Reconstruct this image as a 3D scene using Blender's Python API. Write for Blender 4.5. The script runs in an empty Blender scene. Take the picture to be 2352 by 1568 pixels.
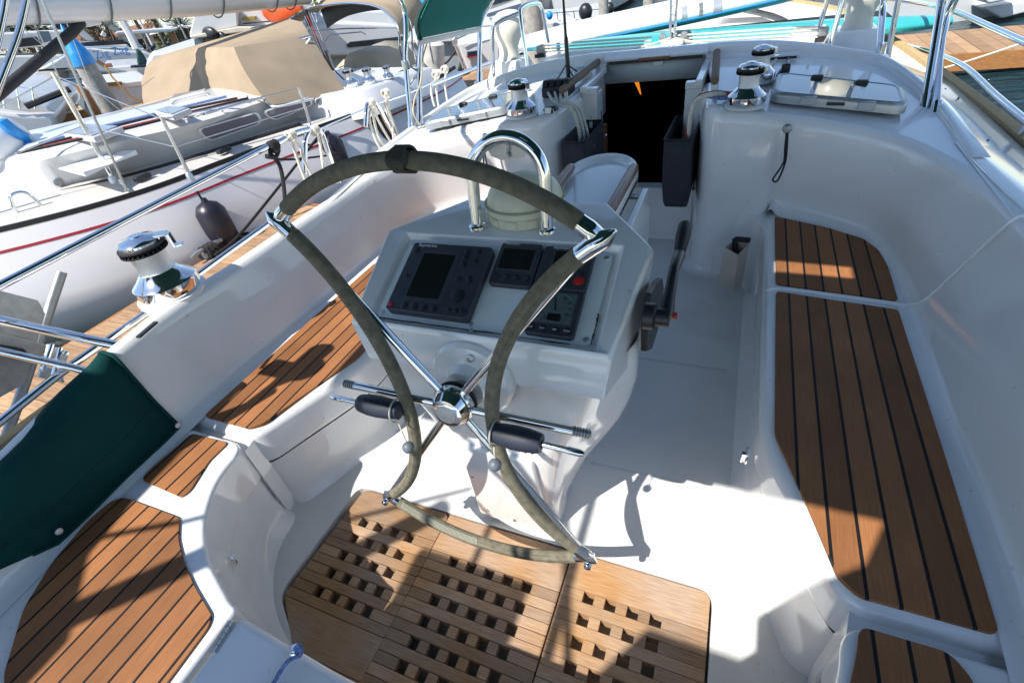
# Sailing yacht cockpit seen from the helm, moored in a marina.  x = starboard, y = forward, z = up, metres,
# origin on the cockpit sole at the centreline below the camera.
import bpy, bmesh, math, random
from mathutils import Vector, Matrix, Euler
random.seed(7)
S = bpy.context.scene
COL = S.collection
R = math.radians
V = Vector
# ---------------------------------------------------------------- camera geometry (measured from the photograph)
YAW, PITCH, ROLL = R(28.0), R(37.85), R(9.9)
TILT = .05                      # the yacht lists a little, so water and horizon slope against her deck
FOC = 1950 / 1.7415
CAM = V((.478, 0, 1.40))
cy, sy, cp, sp = math.cos(YAW), math.sin(YAW), math.cos(PITCH), math.sin(PITCH)
FW = V((-sy*cp, cy*cp, -sp)); RT0 = V((cy, sy, 0)); DN0 = FW.cross(RT0)
RT = math.cos(ROLL)*RT0 + math.sin(ROLL)*DN0
DN = -math.sin(ROLL)*RT0 + math.cos(ROLL)*DN0
def ray(x, y): return RT*((x-1176)/FOC) + DN*((y-784.13)/FOC) + FW
def A(x, y, z): d = ray(x, y); return CAM + d*((z-CAM.z)/d.z)          # a sight line meets a level plane
def AY(x, y, Y): d = ray(x, y); return CAM + d*((Y-CAM.y)/d.y)          # ... a plane across the boat
def AX(x, y, X): d = ray(x, y); return CAM + d*((X-CAM.x)/d.x)          # ... a plane along the boat
def PL(x, y, P0, n): d = ray(x, y); return CAM + d*((P0-CAM).dot(n)/d.dot(n))
# ---------------------------------------------------------------- materials
def _n(nt, t, **k):
    n = nt.nodes.new(t)
    for a, b in k.items():
        if hasattr(n, a) and a not in ('Scale', 'Detail'): setattr(n, a, b)
        else: n.inputs[a].default_value = b
    return n
MATS = {}
def mat(name, col, rough=.5, metal=0, var=.08, scale=12., bump=0, bscale=200., coat=0, spec=.5, trans=0, sss=0, stretch=None, emit=None, alpha=1, rvar=0, specks=0):
    if name in MATS: return MATS[name]
    m = bpy.data.materials.new(name); m.use_nodes = True; nt = m.node_tree; b = nt.nodes['Principled BSDF']; L = nt.links
    b.inputs['Roughness'].default_value = rough; b.inputs['Metallic'].default_value = metal
    b.inputs['Coat Weight'].default_value = coat; b.inputs['Coat Roughness'].default_value = .06
    b.inputs['Specular IOR Level'].default_value = spec
    b.inputs['Transmission Weight'].default_value = trans
    tc = _n(nt, 'ShaderNodeTexCoord'); src = tc.outputs['Object']
    if stretch:
        mp = _n(nt, 'ShaderNodeMapping'); mp.inputs['Scale'].default_value = stretch; L.new(src, mp.inputs[0]); src = mp.outputs[0]
    nz = _n(nt, 'ShaderNodeTexNoise', Scale=scale, Detail=5.); L.new(src, nz.inputs['Vector'])
    cr = _n(nt, 'ShaderNodeValToRGB')
    cr.color_ramp.elements[0].position = .3; cr.color_ramp.elements[1].position = .7
    cr.color_ramp.elements[0].color = (*[c*(1-var) for c in col], 1); cr.color_ramp.elements[1].color = (*[min(1, c*(1+var)) for c in col], 1)
    L.new(nz.outputs['Fac'], cr.inputs[0]); L.new(cr.outputs[0], b.inputs['Base Color'])
    if specks:
        n3 = _n(nt, 'ShaderNodeTexNoise', Scale=55., Detail=2.); L.new(src, n3.inputs['Vector'])
        n4 = _n(nt, 'ShaderNodeTexNoise', Scale=2.6, Detail=6.); n4.inputs['Distortion'].default_value = 1.2; L.new(src, n4.inputs['Vector'])
        r3 = _n(nt, 'ShaderNodeMapRange'); r3.inputs[1].default_value = .70; r3.inputs[2].default_value = .76; r3.inputs[4].default_value = .30; L.new(n3.outputs['Fac'], r3.inputs[0])
        r4 = _n(nt, 'ShaderNodeMapRange'); r4.inputs[1].default_value = .50; r4.inputs[2].default_value = .78; r4.inputs[4].default_value = specks; L.new(n4.outputs['Fac'], r4.inputs[0])
        ad = _n(nt, 'ShaderNodeMath', operation='MAXIMUM'); L.new(r3.outputs[0], ad.inputs[0]); L.new(r4.outputs[0], ad.inputs[1])
        mg = _n(nt, 'ShaderNodeMix', data_type='RGBA'); L.new(ad.outputs[0], mg.inputs[0]); L.new(cr.outputs[0], mg.inputs[6]); mg.inputs[7].default_value = (.33, .30, .25, 1); L.new(mg.outputs[2], b.inputs['Base Color'])
    if rvar:
        mr = _n(nt, 'ShaderNodeMapRange'); mr.inputs[3].default_value = max(.02, rough-rvar); mr.inputs[4].default_value = rough+rvar
        L.new(nz.outputs['Fac'], mr.inputs[0]); L.new(mr.outputs[0], b.inputs['Roughness'])
    if bump:
        n2 = _n(nt, 'ShaderNodeTexNoise', Scale=bscale, Detail=3.); L.new(src, n2.inputs['Vector'])
        bp = _n(nt, 'ShaderNodeBump'); bp.inputs['Strength'].default_value = bump; bp.inputs['Distance'].default_value = .002
        L.new(n2.outputs['Fac'], bp.inputs['Height']); L.new(bp.outputs[0], b.inputs['Normal'])
    if sss: b.inputs['Subsurface Weight'].default_value = sss; b.inputs['Subsurface Radius'].default_value = (.01, .01, .01)
    if emit: b.inputs['Emission Color'].default_value = (*emit[0], 1); b.inputs['Emission Strength'].default_value = emit[1]
    MATS[name] = m; return m
def teak_deck(name, x0, pitch, col, axis='X', seam=.0034):
    """teak planks with black caulked seams, laid in world X (or Y) strips"""
    m = bpy.data.materials.new(name); m.use_nodes = True; nt = m.node_tree; b = nt.nodes['Principled BSDF']; L = nt.links
    g = _n(nt, 'ShaderNodeNewGeometry'); sx = _n(nt, 'ShaderNodeSeparateXYZ'); L.new(g.outputs['Position'], sx.inputs[0])
    ab = _n(nt, 'ShaderNodeMath', operation='ABSOLUTE'); L.new(sx.outputs[0 if axis == 'X' else 1], ab.inputs[0])
    s1 = _n(nt, 'ShaderNodeMath', operation='SUBTRACT'); L.new(ab.outputs[0], s1.inputs[0]); s1.inputs[1].default_value = x0
    d = _n(nt, 'ShaderNodeMath', operation='DIVIDE'); L.new(s1.outputs[0], d.inputs[0]); d.inputs[1].default_value = pitch
    fl = _n(nt, 'ShaderNodeMath', operation='FLOOR'); L.new(d.outputs[0], fl.inputs[0])
    fr = _n(nt, 'ShaderNodeMath', operation='FRACT'); L.new(d.outputs[0], fr.inputs[0])
    pp = _n(nt, 'ShaderNodeMath', operation='PINGPONG'); L.new(d.outputs[0], pp.inputs[0]); pp.inputs[1].default_value = .5
    lt = _n(nt, 'ShaderNodeMath', operation='LESS_THAN'); L.new(pp.outputs[0], lt.inputs[0]); lt.inputs[1].default_value = seam/pitch
    wn = _n(nt, 'ShaderNodeTexWhiteNoise', noise_dimensions='1D'); L.new(fl.outputs[0], wn.inputs['W'])
    mp = _n(nt, 'ShaderNodeMapping'); mp.inputs['Scale'].default_value = (90, 3, 90) if axis == 'X' else (3, 90, 90); L.new(g.outputs['Position'], mp.inputs[0])
    nz = _n(nt, 'ShaderNodeTexNoise', Scale=4., Detail=6.); L.new(mp.outputs[0], nz.inputs['Vector'])
    ns = _n(nt, 'ShaderNodeTexNoise', Scale=7., Detail=4.); L.new(g.outputs['Position'], ns.inputs['Vector'])
    cr = _n(nt, 'ShaderNodeValToRGB'); cr.color_ramp.elements[0].position = .25; cr.color_ramp.elements[1].position = .75
    cr.color_ramp.elements[0].color = (*[c*.78 for c in col], 1); cr.color_ramp.elements[1].color = (*[c*1.15 for c in col], 1)
    L.new(nz.outputs['Fac'], cr.inputs[0])
    m1 = _n(nt, 'ShaderNodeMapRange'); m1.inputs[3].default_value = .76; m1.inputs[4].default_value = 1.22; L.new(wn.outputs[0], m1.inputs[0])
    m2 = _n(nt, 'ShaderNodeMapRange'); m2.inputs[1].default_value = .3; m2.inputs[2].default_value = .7; m2.inputs[3].default_value = .85; m2.inputs[4].default_value = 1.12; L.new(ns.outputs['Fac'], m2.inputs[0])
    mm = _n(nt, 'ShaderNodeMath', operation='MULTIPLY'); L.new(m1.outputs[0], mm.inputs[0]); L.new(m2.outputs[0], mm.inputs[1])
    vm = _n(nt, 'ShaderNodeVectorMath', operation='SCALE'); L.new(cr.outputs[0], vm.inputs[0]); L.new(mm.outputs[0], vm.inputs['Scale'])
    mx = _n(nt, 'ShaderNodeMix', data_type='RGBA'); L.new(lt.outputs[0], mx.inputs[0]); L.new(vm.outputs[0], mx.inputs[6]); mx.inputs[7].default_value = (.008, .008, .009, 1)
    L.new(mx.outputs[2], b.inputs['Base Color'])
    b.inputs['Roughness'].default_value = .62; b.inputs['Specular IOR Level'].default_value = .3
    bp = _n(nt, 'ShaderNodeBump'); bp.inputs['Strength'].default_value = .25; bp.inputs['Distance'].default_value = .001
    L.new(nz.outputs['Fac'], bp.inputs['Height']); L.new(bp.outputs[0], b.inputs['Normal'])
    return m
GEL = mat('gelcoat_white', (.84, .84, .83), .10, var=.03, scale=2.2, coat=.6, rvar=.05, bump=.05, bscale=7, specks=.10)
NONSKID = mat('gelcoat_nonskid', (.76, .76, .74), .38, var=.07, scale=3, bump=.45, bscale=420, specks=.20)
GELG = mat('gelcoat_pale_grey', (.60, .63, .63), .3, var=.04, scale=4)
PLATE = mat('instrument_plate', (.74, .80, .79), .35, var=.05, scale=8, bump=.12, bscale=600)
TEAK = teak_deck('teak_planks', .711, .0535, (.315, .132, .050))
GRAT = None
WOOD = mat('varnished_wood', (.20, .085, .035), .33, var=.35, scale=6, stretch=(30, 2, 30), coat=.3)
WOODG = mat('weathered_wood', (.20, .135, .085), .7, var=.3, scale=6, stretch=(30, 4, 30))
CHROME = mat('polished_stainless', (.82, .83, .84), .07, 1, var=.03, scale=20, rvar=.03)
BRUSH = mat('knurled_alloy', (.66, .67, .68), .34, 1, var=.12, scale=300, bump=.6, bscale=900)
ALU = mat('grey_aluminium', (.36, .37, .37), .45, .7, var=.12, scale=40, bump=.2, bscale=500)
BLACK = mat('black_plastic', (.018, .019, .022), .38, var=.2, scale=20)
RUB = mat('black_rubber', (.012, .012, .014), .6, var=.2)
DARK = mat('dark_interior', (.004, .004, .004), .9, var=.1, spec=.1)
INST = mat('instrument_case', (.036, .04, .05), .42, var=.12, scale=30, bump=.1, bscale=900)
SCREEN = mat('lcd_glass', (.012, .014, .014), .08, var=.15, scale=3)
LCD = mat('lcd_grey', (.10, .125, .125), .2, var=.06)
BTN = mat('button_rubber', (.014, .015, .02), .5)
RED = mat('red_plastic', (.45, .02, .015), .4)
WHT = mat('white_paint', (.80, .80, .79), .35, var=.03, scale=3)
INK = mat('white_lettering', (.62, .64, .66), .5)
SUEDE = mat('suede_leather', (.185, .168, .12), .92, var=.25, scale=60, bump=.5, bscale=700, spec=.15)
THREAD = mat('pale_thread', (.42, .42, .34), .8)
CORDD = mat('dark_olive_cord', (.07, .07, .05), .85, var=.3, scale=200, bump=.6, bscale=900)
NAVY = mat('navy_rubber', (.020, .025, .042), .5, var=.15, scale=30)
GREYB = mat('slate_ball', (.12, .14, .165), .45)
CREAM = mat('yellowed_plastic', (.74, .70, .52), .42, var=.1, scale=9, sss=.0)
TEAL = mat('teal_canvas', (.0015, .048, .046), .85, var=.18, scale=9, bump=.5, bscale=1100, spec=.2)
TEALT = None
TAN = mat('tan_canvas', (.37, .285, .195), .9, var=.08, scale=4, bump=.4, bscale=400, spec=.15)
TAND = mat('shadow_tan_canvas', (.28, .235, .18), .9, var=.08, scale=4, bump=.4, bscale=400, spec=.15)
GREYC = mat('charcoal_mesh', (.035, .037, .045), .85, var=.25, scale=120, bump=.5, bscale=900)
ROPE = mat('cream_rope', (.66, .62, .53), .85, var=.15, scale=90, bump=.9, bscale=420, stretch=(1, 1, .35))
ROPEB = mat('black_rope', (.012, .012, .014), .8, var=.4, scale=120, bump=.9, bscale=420)
ROPER = mat('red_rope', (.34, .03, .02), .85, var=.3, scale=90, bump=.9, bscale=420)
ROPEU = mat('blue_flecked_rope', (.16, .22, .42), .85, var=.7, scale=130, bump=.9, bscale=420)
STEELW = mat('wire_steel', (.55, .55, .55), .35, 1)
GLASSD = mat('smoked_acrylic', (.05, .065, .065), .04, var=.1, coat=1, spec=.9)
LILAC = mat('lilac_window', (.19, .17, .215), .12, var=.12, scale=2, coat=.5)
DOCKW = mat('dock_planks', (.43, .265, .145), .85, var=.3, scale=5, stretch=(3, 40, 40), bump=.6, bscale=60)
DOCKF = mat('dock_fascia', (.33, .145, .045), .8, var=.3, scale=5, stretch=(3, 30, 30), bump=.4, bscale=60)
CONC = mat('piling_concrete', (.36, .34, .30), .9, var=.2, scale=12, bump=.5, bscale=120)
BLUE = mat('blue_plastic', (.02, .25, .62), .35, var=.08)
BLUEC = mat('navy_canvas', (.012, .02, .05), .85, var=.2, scale=10)
TURQ = mat('turquoise_paint', (.05, .42, .42), .28, var=.1, scale=3)
BOARD = mat('board_white', (.76, .79, .78), .28, var=.05, scale=3)
REDP = mat('red_stripe', (.30, .012, .02), .3)
HULLW = mat('hull_offwhite', (.66, .64, .63), .22, var=.03, scale=1.5, coat=.2)
HULLG = mat('hull_blue_grey', (.33, .37, .40), .3, var=.06)
DKWIN = mat('dark_window', (.015, .02, .026), .08, var=.2)
BLWIN = mat('blue_window', (.09, .14, .19), .1, var=.15)
ORNG = mat('orange_plastic', (.62, .09, .02), .4, var=.3, scale=2)
VINYL = mat('clear_vinyl', (.6, .62, .6), .1, var=.1, alpha=1)
# ---------------------------------------------------------------- mesh builder
class MB:
    def __init__(s): s.v = []; s.f = []; s.w = None
    def add(s, vs, fs):
        o = len(s.v); s.v += [V(p) for p in vs]; s.f += [tuple(i+o for i in f) for f in fs]; return s
    def box(s, c, sz, rot=None):
        M = (rot if isinstance(rot, Matrix) else Euler(rot).to_matrix()) if rot is not None else Matrix.Identity(3)
        c = V(c); h = V(sz)/2
        vs = [c + M @ V((x*h.x, y*h.y, z*h.z)) for z in (-1, 1) for y in (-1, 1) for x in (-1, 1)]
        return s.add(vs, [(0, 2, 3, 1), (4, 5, 7, 6), (0, 1, 5, 4), (2, 6, 7, 3), (0, 4, 6, 2), (1, 3, 7, 5)])
    def hexa(s, b, t):
        n = len(b); return s.add(list(b)+list(t), [tuple(range(n-1, -1, -1)), tuple(range(n, 2*n))]+[(i, (i+1) % n, (i+1) % n+n, i+n) for i in range(n)])
    def prism(s, poly, z0, z1):
        a = sum(poly[i][0]*poly[(i+1) % len(poly)][1]-poly[(i+1) % len(poly)][0]*poly[i][1] for i in range(len(poly)))
        if a < 0: poly = poly[::-1]
        return s.hexa([(p[0], p[1], z0) for p in poly], [(p[0], p[1], z1) for p in poly])
    def tube(s, pts, r, n=10, closed=False, flat=None):
        pts = [V(p) for p in pts]; m = len(pts)
        rs = r if isinstance(r, (list, tuple)) else [r]*m
        T = []
        for i in range(m):
            a = pts[(i-1) % m] if (closed or i) else pts[0]; b = pts[(i+1) % m] if (closed or i < m-1) else pts[-1]
            T.append((b-a).normalized())
        u = T[0].orthogonal().normalized(); o = len(s.v)
        for i in range(m):
            u = (u-T[i]*u.dot(T[i])).normalized(); w = T[i].cross(u)
            for k in range(n):
                a = 2*math.pi*k/n; s.v.append(pts[i]+(u*math.cos(a)+w*math.sin(a))*rs[i])
        for i in range(m if closed else m-1):
            j = (i+1) % m
            for k in range(n): s.f.append((o+i*n+k, o+i*n+(k+1) % n, o+j*n+(k+1) % n, o+j*n+k))
        if not closed: s.f.append(tuple(o+k for k in range(n-1, -1, -1))); s.f.append(tuple(o+(m-1)*n+k for k in range(n)))
        return s
    def lathe(s, prof, base, axis=(0, 0, 1), n=28):
        ax = V(axis).normalized(); u = ax.orthogonal().normalized(); w = ax.cross(u); base = V(base); o = len(s.v)
        for r, h in prof:
            for k in range(n):
                a = 2*math.pi*k/n; s.v.append(base+ax*h+(u*math.cos(a)+w*math.sin(a))*r)
        for i in range(len(prof)-1):
            for k in range(n): s.f.append((o+i*n+k, o+i*n+(k+1) % n, o+(i+1)*n+(k+1) % n, o+(i+1)*n+k))
        s.f.append(tuple(o+k for k in range(n-1, -1, -1))); s.f.append(tuple(o+(len(prof)-1)*n+k for k in range(n)))
        return s
    def loft(s, rows, closed=False):
        o = len(s.v); n = len(rows[0])
        for r in rows: s.v += [V(p) for p in r]
        for i in range(len(rows)-1):
            for k in range(n if closed else n-1):
                j = (k+1) % n; s.f.append((o+i*n+k, o+i*n+j, o+(i+1)*n+j, o+(i+1)*n+k))
        return s
    def ball(s, c, r, n=16, sq=(1, 1, 1)):
        c = V(c); pr = [(math.sin(math.pi*i/(n//2)), -math.cos(math.pi*i/(n//2))) for i in range(n//2+1)]
        pr[0] = (.001, -1); pr[-1] = (.001, 1); o = len(s.v); s.lathe([(a, b) for a, b in pr], (0, 0, 0), n=n)
        for i in range(o, len(s.v)): s.v[i] = V((s.v[i].x*r*sq[0], s.v[i].y*r*sq[1], s.v[i].z*r*sq[2]))+c
        return s
    def poly(s, pts): return s.add(pts, [tuple(range(len(pts)))])
    def text(s, txt, P, xd, yd, size, depth=.0006):
        cu = bpy.data.curves.new('lettering', 'FONT'); cu.body = txt; cu.size = size; cu.extrude = depth; cu.align_x = 'CENTER'; cu.align_y = 'CENTER'
        ob = bpy.data.objects.new('lettering', cu); COL.objects.link(ob); bpy.context.view_layer.update()
        me = bpy.data.meshes.new_from_object(ob.evaluated_get(bpy.context.evaluated_depsgraph_get()))
        xd = V(xd).normalized(); yd = V(yd); yd = (yd-xd*yd.dot(xd)).normalized(); zd = xd.cross(yd); P = V(P)
        s.add([P+xd*v.co.x+yd*v.co.y+zd*v.co.z for v in me.vertices], [tuple(p.vertices) for p in me.polygons])
        bpy.data.objects.remove(ob); bpy.data.curves.remove(cu); bpy.data.meshes.remove(me); return s
    def xf(s, M):
        s.v = [M @ p for p in s.v]; return s
    def split(s, key):
        par = list(range(len(s.v)))
        def fd(i):
            while par[i] != i: par[i] = par[par[i]]; i = par[i]
            return i
        for f in s.f:
            for j in f[1:]: par[fd(f[0])] = fd(j)
        gs = {}
        for f in s.f:
            k = fd(f[0])
            if key: k = key(s.v[f[0]])
            gs.setdefault(k, []).append(f)
        out = []
        for k, fs in gs.items():
            ids = sorted({i for f in fs for i in f}); mp = {i: n for n, i in enumerate(ids)}; q = MB(); q.add([s.v[i] for i in ids], [tuple(mp[i] for i in f) for f in fs]); out.append(q)
        return out
    def build(s, name, m, parent=None, **k):
        if parent is not None and (name in ISLANDS or name in SIDES):
            ps = s.split((lambda p: p.x > 0) if name in SIDES else None)
            return [q.build1(name, m, parent, **k) for q in ps][0]
        return s.build1(name, m, parent, **k)
    def build1(s, name, m, parent=None, smooth=True, ang=38, bevel=0, segs=2, solid=0, subd=0, origin=None, weld=0):
        lo = V([min(p[i] for p in s.v) for i in range(3)]); hi = V([max(p[i] for p in s.v) for i in range(3)])
        W = V(origin) if origin else V(((lo.x+hi.x)/2, (lo.y+hi.y)/2, lo.z if parent is None else (lo.z+hi.z)/2))
        me = bpy.data.meshes.new(name); me.from_pydata([p-W for p in s.v], [], s.f); me.materials.append(m); me.update()
        bm = bmesh.new(); bm.from_mesh(me)
        if weld: bmesh.ops.remove_doubles(bm, verts=bm.verts, dist=weld)
        bmesh.ops.recalc_face_normals(bm, faces=bm.faces); bm.to_mesh(me); bm.free()
        ob = bpy.data.objects.new(name, me); COL.objects.link(ob); WORLD[ob.name] = W
        if parent is not None: ob.parent = parent; ob.location = W-WORLD[parent.name]
        else: ob.location = W
        if smooth:
            me.polygons.foreach_set('use_smooth', [True]*len(me.polygons))
            if not bevel and not subd: me.set_sharp_from_angle(angle=R(ang))
        if solid: md = ob.modifiers.new('thickness', 'SOLIDIFY'); md.thickness = solid; md.offset = 0
        if bevel:
            md = ob.modifiers.new('rounding', 'BEVEL'); md.width = bevel; md.segments = segs; md.limit_method = 'ANGLE'; md.angle_limit = R(30); md.harden_normals = True
        if subd: md = ob.modifiers.new('smooth', 'SUBSURF'); md.levels = subd; md.render_levels = subd
        return ob
WORLD = {}
ISLANDS = {'sole_joint', 'rim_end', 'cover_screw', 'plate_screw', 'boss_bolt', 'deck_stud', 'companionway_lining', 'jamb_slot', 'hatch_runner', 'rail_collar', 'base_rib', 'companionway_lining', 'rail_foot', 'leaf_hinge', 'moulding_seam'}
SIDES = {'door_jamb'}
def tag(o, label=None, cat=None, group=None, kind=None):
    if label: o['label'] = label.replace(' port ', ' left ').replace('starboard', 'right')
    if cat: o['category'] = cat
    if group: o['group'] = group
    if kind: o['kind'] = kind
    return o
def thing(name, label, cat, loc, group=None):
    o = bpy.data.objects.new(name, None); COL.objects.link(o); o.location = V(loc); o.empty_display_size = .1; WORLD[o.name] = V(loc)
    return tag(o, label, cat, group)
def copy_tree(o, loc=None, parent=None, rotz=None, scale=None):
    c = o.copy(); COL.objects.link(c)
    if parent is not None: c.parent = parent
    if loc is not None: c.location = V(loc); WORLD[c.name] = V(loc)
    if rotz is not None: c.rotation_euler = (0, 0, rotz)
    if scale is not None: c.scale = (scale,)*3
    for ch in list(o.children): copy_tree(ch, parent=c)
    return c
def arc(c, u, w, r, a0, a1, n=24):
    c = V(c); u = V(u); w = V(w); return [c+(u*math.cos(a0+(a1-a0)*i/n)+w*math.sin(a0+(a1-a0)*i/n))*r for i in range(n+1)]
def smooth_path(pts, n=6):
    pts = [V(p) for p in pts]; out = []
    for i in range(len(pts)-1):
        p0 = pts[max(i-1, 0)]; p1 = pts[i]; p2 = pts[i+1]; p3 = pts[min(i+2, len(pts)-1)]
        for k in range(n):
            t = k/n; out.append(.5*((2*p1)+(p2-p0)*t+(2*p0-5*p1+4*p2-p3)*t*t+(3*p1-p0-3*p2+p3)*t*t*t))
    out.append(pts[-1]); return out
def rounded(poly, r, n=5):
    """2-D polygon with rounded corners"""
    out = []; m = len(poly)
    for i in range(m):
        p = V((*poly[i][:2], 0)); a = V((*poly[i-1][:2], 0)); b = V((*poly[(i+1) % m][:2], 0))
        da = (a-p); db = (b-p); q = min(r, da.length*.45, db.length*.45); A0 = p+da.normalized()*q; B0 = p+db.normalized()*q
        for k in range(n+1):
            t = k/n; c = A0*(1-t)**2+p*2*t*(1-t)+B0*t*t; out.append((c.x, c.y))
    return out
def mir(poly): return [(-p[0], *p[1:]) for p in poly]
# ================================================================ OUR YACHT: moulding
yacht = thing('sailing_yacht', 'white sailing yacht whose open cockpit, teak seats and coachroof fill the foreground', 'sailing yacht', (0, 0, 0))
ZS = .36
# --- sole with a sunken well under the gratings
bm = bmesh.new()
GR = [(-.605, .70), (.578, .70), (.585, .35), (.585, -.9), (-.40, -.9), (-.40, .165), (-.475, .21), (-.615, .30)]
outer = [(-.95, -1.4), (.95, -1.4), (.95, 2.75), (-.95, 2.75)]
grr = rounded(GR, .045)
e = []
for loop in (outer, grr):
    vs = [bm.verts.new((x, y, 0)) for x, y in loop]; e += [bm.edges.new((vs[i], vs[(i+1) % len(vs)])) for i in range(len(vs))]
bmesh.ops.triangle_fill(bm, use_beauty=True, edges=e)
mb = MB(); bm.verts.ensure_lookup_table(); bm.verts.index_update(); mb.add([v.co.copy() for v in bm.verts], [tuple(v.index for v in f.verts) for f in bm.faces]); bm.free()
n = len(grr); mb.add([(x, y, 0) for x, y in grr]+[(x, y, -.055) for x, y in grr], [(i, (i+1) % n, (i+1) % n+n, i+n) for i in range(n)])
mb.poly([(x, y, -.055) for x, y in grr])
mb.build('cockpit_sole', NONSKID, yacht, ang=20)
# --- tread joints on the sole
mb = MB()
for y in (1.02, 1.60): mb.box((.36, y, .0015), (.40, .007, .003))
mb.build('sole_joint', GELG, yacht)
# --- seats
FWD = [(.632, 2.36), (.632, .985), (.655, .885), (.785, .568), (1.13, .568), (1.13, 2.36)]
AFTS = [(.775, .542), (.760, .42), (.690, .315), (.590, .235), (.435, .172), (.405, .166), (.405, -1.2), (1.13, -1.2), (1.13, .542)]
def inset_front(poly, d): return [(x+(d if x < 1 else 0), y) for x, y in poly]
for sg, nm in ((1, 'starboard'), (-1, 'port')):
    F = [(sg*x, y) for x, y in FWD]; Q = [(sg*x, y) for x, y in AFTS]
    for pl, l in ((F, 'forward'), (Q, 'aft')):
        fine = rounded(pl, .10 if pl is Q else .05, 6)
        mb = MB().prism(fine, .205, ZS); mb.build('seat_top', GEL, yacht, bevel=.034, segs=5)
        ins = rounded([(x+sg*(.014 if abs(x) < 1 else 0), y-.0 if y > 0 else y) for x, y in pl], .10 if pl is Q else .05, 6)
        # lower front: leans in a little and flares onto the sole
        k = len(ins); lo = [V((x-sg*(.055 if abs(x) < 1 else 0), y, -.01)) for x, y in ins]; l1 = [V((x-sg*(.012 if abs(x) < 1 else 0), y, .03)) for x, y in ins]
        l2 = [V((x, y, .09)) for x, y in ins]; l3 = [V((x, y, .207)) for x, y in ins]
        MB().loft([lo, l1, l2, l3], closed=True).build('seat_front', GEL, yacht, ang=70)
    MB().prism([(sg*.787, .532), (sg*1.13, .532), (sg*1.13, .58), (sg*.797, .58)], -.01, .33).build('drain_channel', GEL, yacht)
# --- hinged lid behind the wheel, between the two aft seats
lid = MB().prism(rounded([(-.392, .158), (-.10, .142), (.392, .142), (.392, -1.0), (-.392, -1.0)], .03), .30, ZS+.004).build('locker_lid', GEL, yacht, bevel=.03, segs=5)
MB().prism([(-.40, .150), (.40, .135), (.40, -1.0), (-.40, -1.0)], -.05, .299).build('locker_front', GEL, yacht, bevel=.02, segs=4)
mb = MB()
P0, P1 = A(487, 1495, ZS+.008), A(531, 1425, ZS+.008)
for i in range(5):
    a = P0.lerp(P1, i/5+.012); b = P0.lerp(P1, (i+1)/5-.012); mb.tube([a, b], .0055, 8)
mb.box((P0+P1)/2-V((0, 0, .004)), (.022, (P1-P0).length, .003), Euler((0, 0, math.atan2(P1.y-P0.y, P1.x-P0.x)-math.pi/2)))
mb.build('hinge', BRUSH, lid)
for sg in (1, -1):
    q = [(.640, 2.06), (.628, 2.14), (.610, 2.20), (.575, 2.255), (.52, 2.295), (.44, 2.318)]; q = [(p.x, p.y) for p in smooth_path([V((a, b, 0)) for a, b in q], 5)]
    MB().prism([(sg*a, b) for a, b in q]+[(sg*.60, 2.40), (sg*.70, 2.40), (sg*.70, 2.06)], -.01, .352).build('corner_fairing', GEL, yacht, bevel=.02, segs=4)
# --- teak seat panels
T1 = [(.672, 2.235), (.672, 1.686), (1.024, 1.640), (1.027, 1.86), (1.015, 1.975), (.975, 2.065), (.86, 2.145), (.76, 2.195)]
T2 = [(.672, 1.636), (.664, .965), (.716, .807), (.775, .622), (.806, .592), (1.012, .592), (1.016, .95), (1.016, 1.588)]
T3 = [(.828, .527), (.985, .522), (.992, .362), (.978, .343), (.80, .337), (.795, .36), (.830, .455)]
T4 = [(.748, .288), (.978, .284), (1.004, .262), (1.006, .195), (.975, .085), (.918, -.01), (.80, -.11), (.60, -.20), (.418, -.20), (.432, .112), (.445, .133), (.541, .167), (.627, .204), (.694, .242)]
labs = {0: 'short forward teak seat panel', 1: 'long middle teak seat panel', 2: 'small teak panel by the divider', 3: 'curved aft teak seat panel'}
for sg in (1, -1):
    for i, T in enumerate((T1, T2, T3, T4)):
        if sg == 1 and i == 2: T = [(.800, .535), (.93, .535), (.955, .50), (.95, .345), (.76, .345), (.775, .43), (.792, .49)]
        pl = rounded([(sg*x, y) for x, y in T], .016 if i < 3 else .014, 4)
        MB().prism(pl, ZS-.01, ZS+.0065).build('teak_seat_panel', TEAK, yacht, smooth=False)['label'] = labs[i]+(' on the starboard side' if sg > 0 else ' on the port side')
# --- coaming, bulkhead and the two wings beside the companionway
BB = [(.80, -1.2, ZS), (.985, -.3, ZS), (1.066, .57, ZS), (1.065, 1.1, ZS), (1.072, 1.6, ZS), (1.06, 1.85, ZS), (1.02, 2.05, ZS), (.95, 2.16, ZS), (.80, 2.26, ZS), (.70, 2.30, ZS), (.648, 2.316, ZS), (.612, 2.322, .0), (.47, 2.325, .0), (.385, 2.345, 0), (.335, 2.42, 0), (.318, 2.55, 0), (.296, 2.72, 0)]
TT = [(.85, -1.2, .50), (1.035, -.3, .56), (1.14, .57, .685), (1.165, 1.1, .685), (1.165, 1.58, .69), (1.125, 1.83, .70), (1.055, 2.0, .715), (.955, 2.12, .735), (.79, 2.19, .76), (.69, 2.214, .773), (.635, 2.226, .778), (.585, 2.236, .783), (.435, 2.26, .794), (.37, 2.295, .798), (.328, 2.38, .801), (.305, 2.53, .803), (.285, 2.72, .805)]
CC = [(1.158, 1.95, .712), (1.15, 2.10, .722), (1.14, 2.38, .738), (1.10, 2.66, .762), (1.01, 2.92, .79), (.82, 3.03, .815), (.66, 3.065, .828), (.54, 3.08, .832), (.46, 3.09, .836), (.40, 3.095, .838), (.345, 3.10, .84), (.30, 3.10, .84), (.265, 3.10, .84)]
def dens(pts, n=5): return smooth_path(pts, n)
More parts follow.
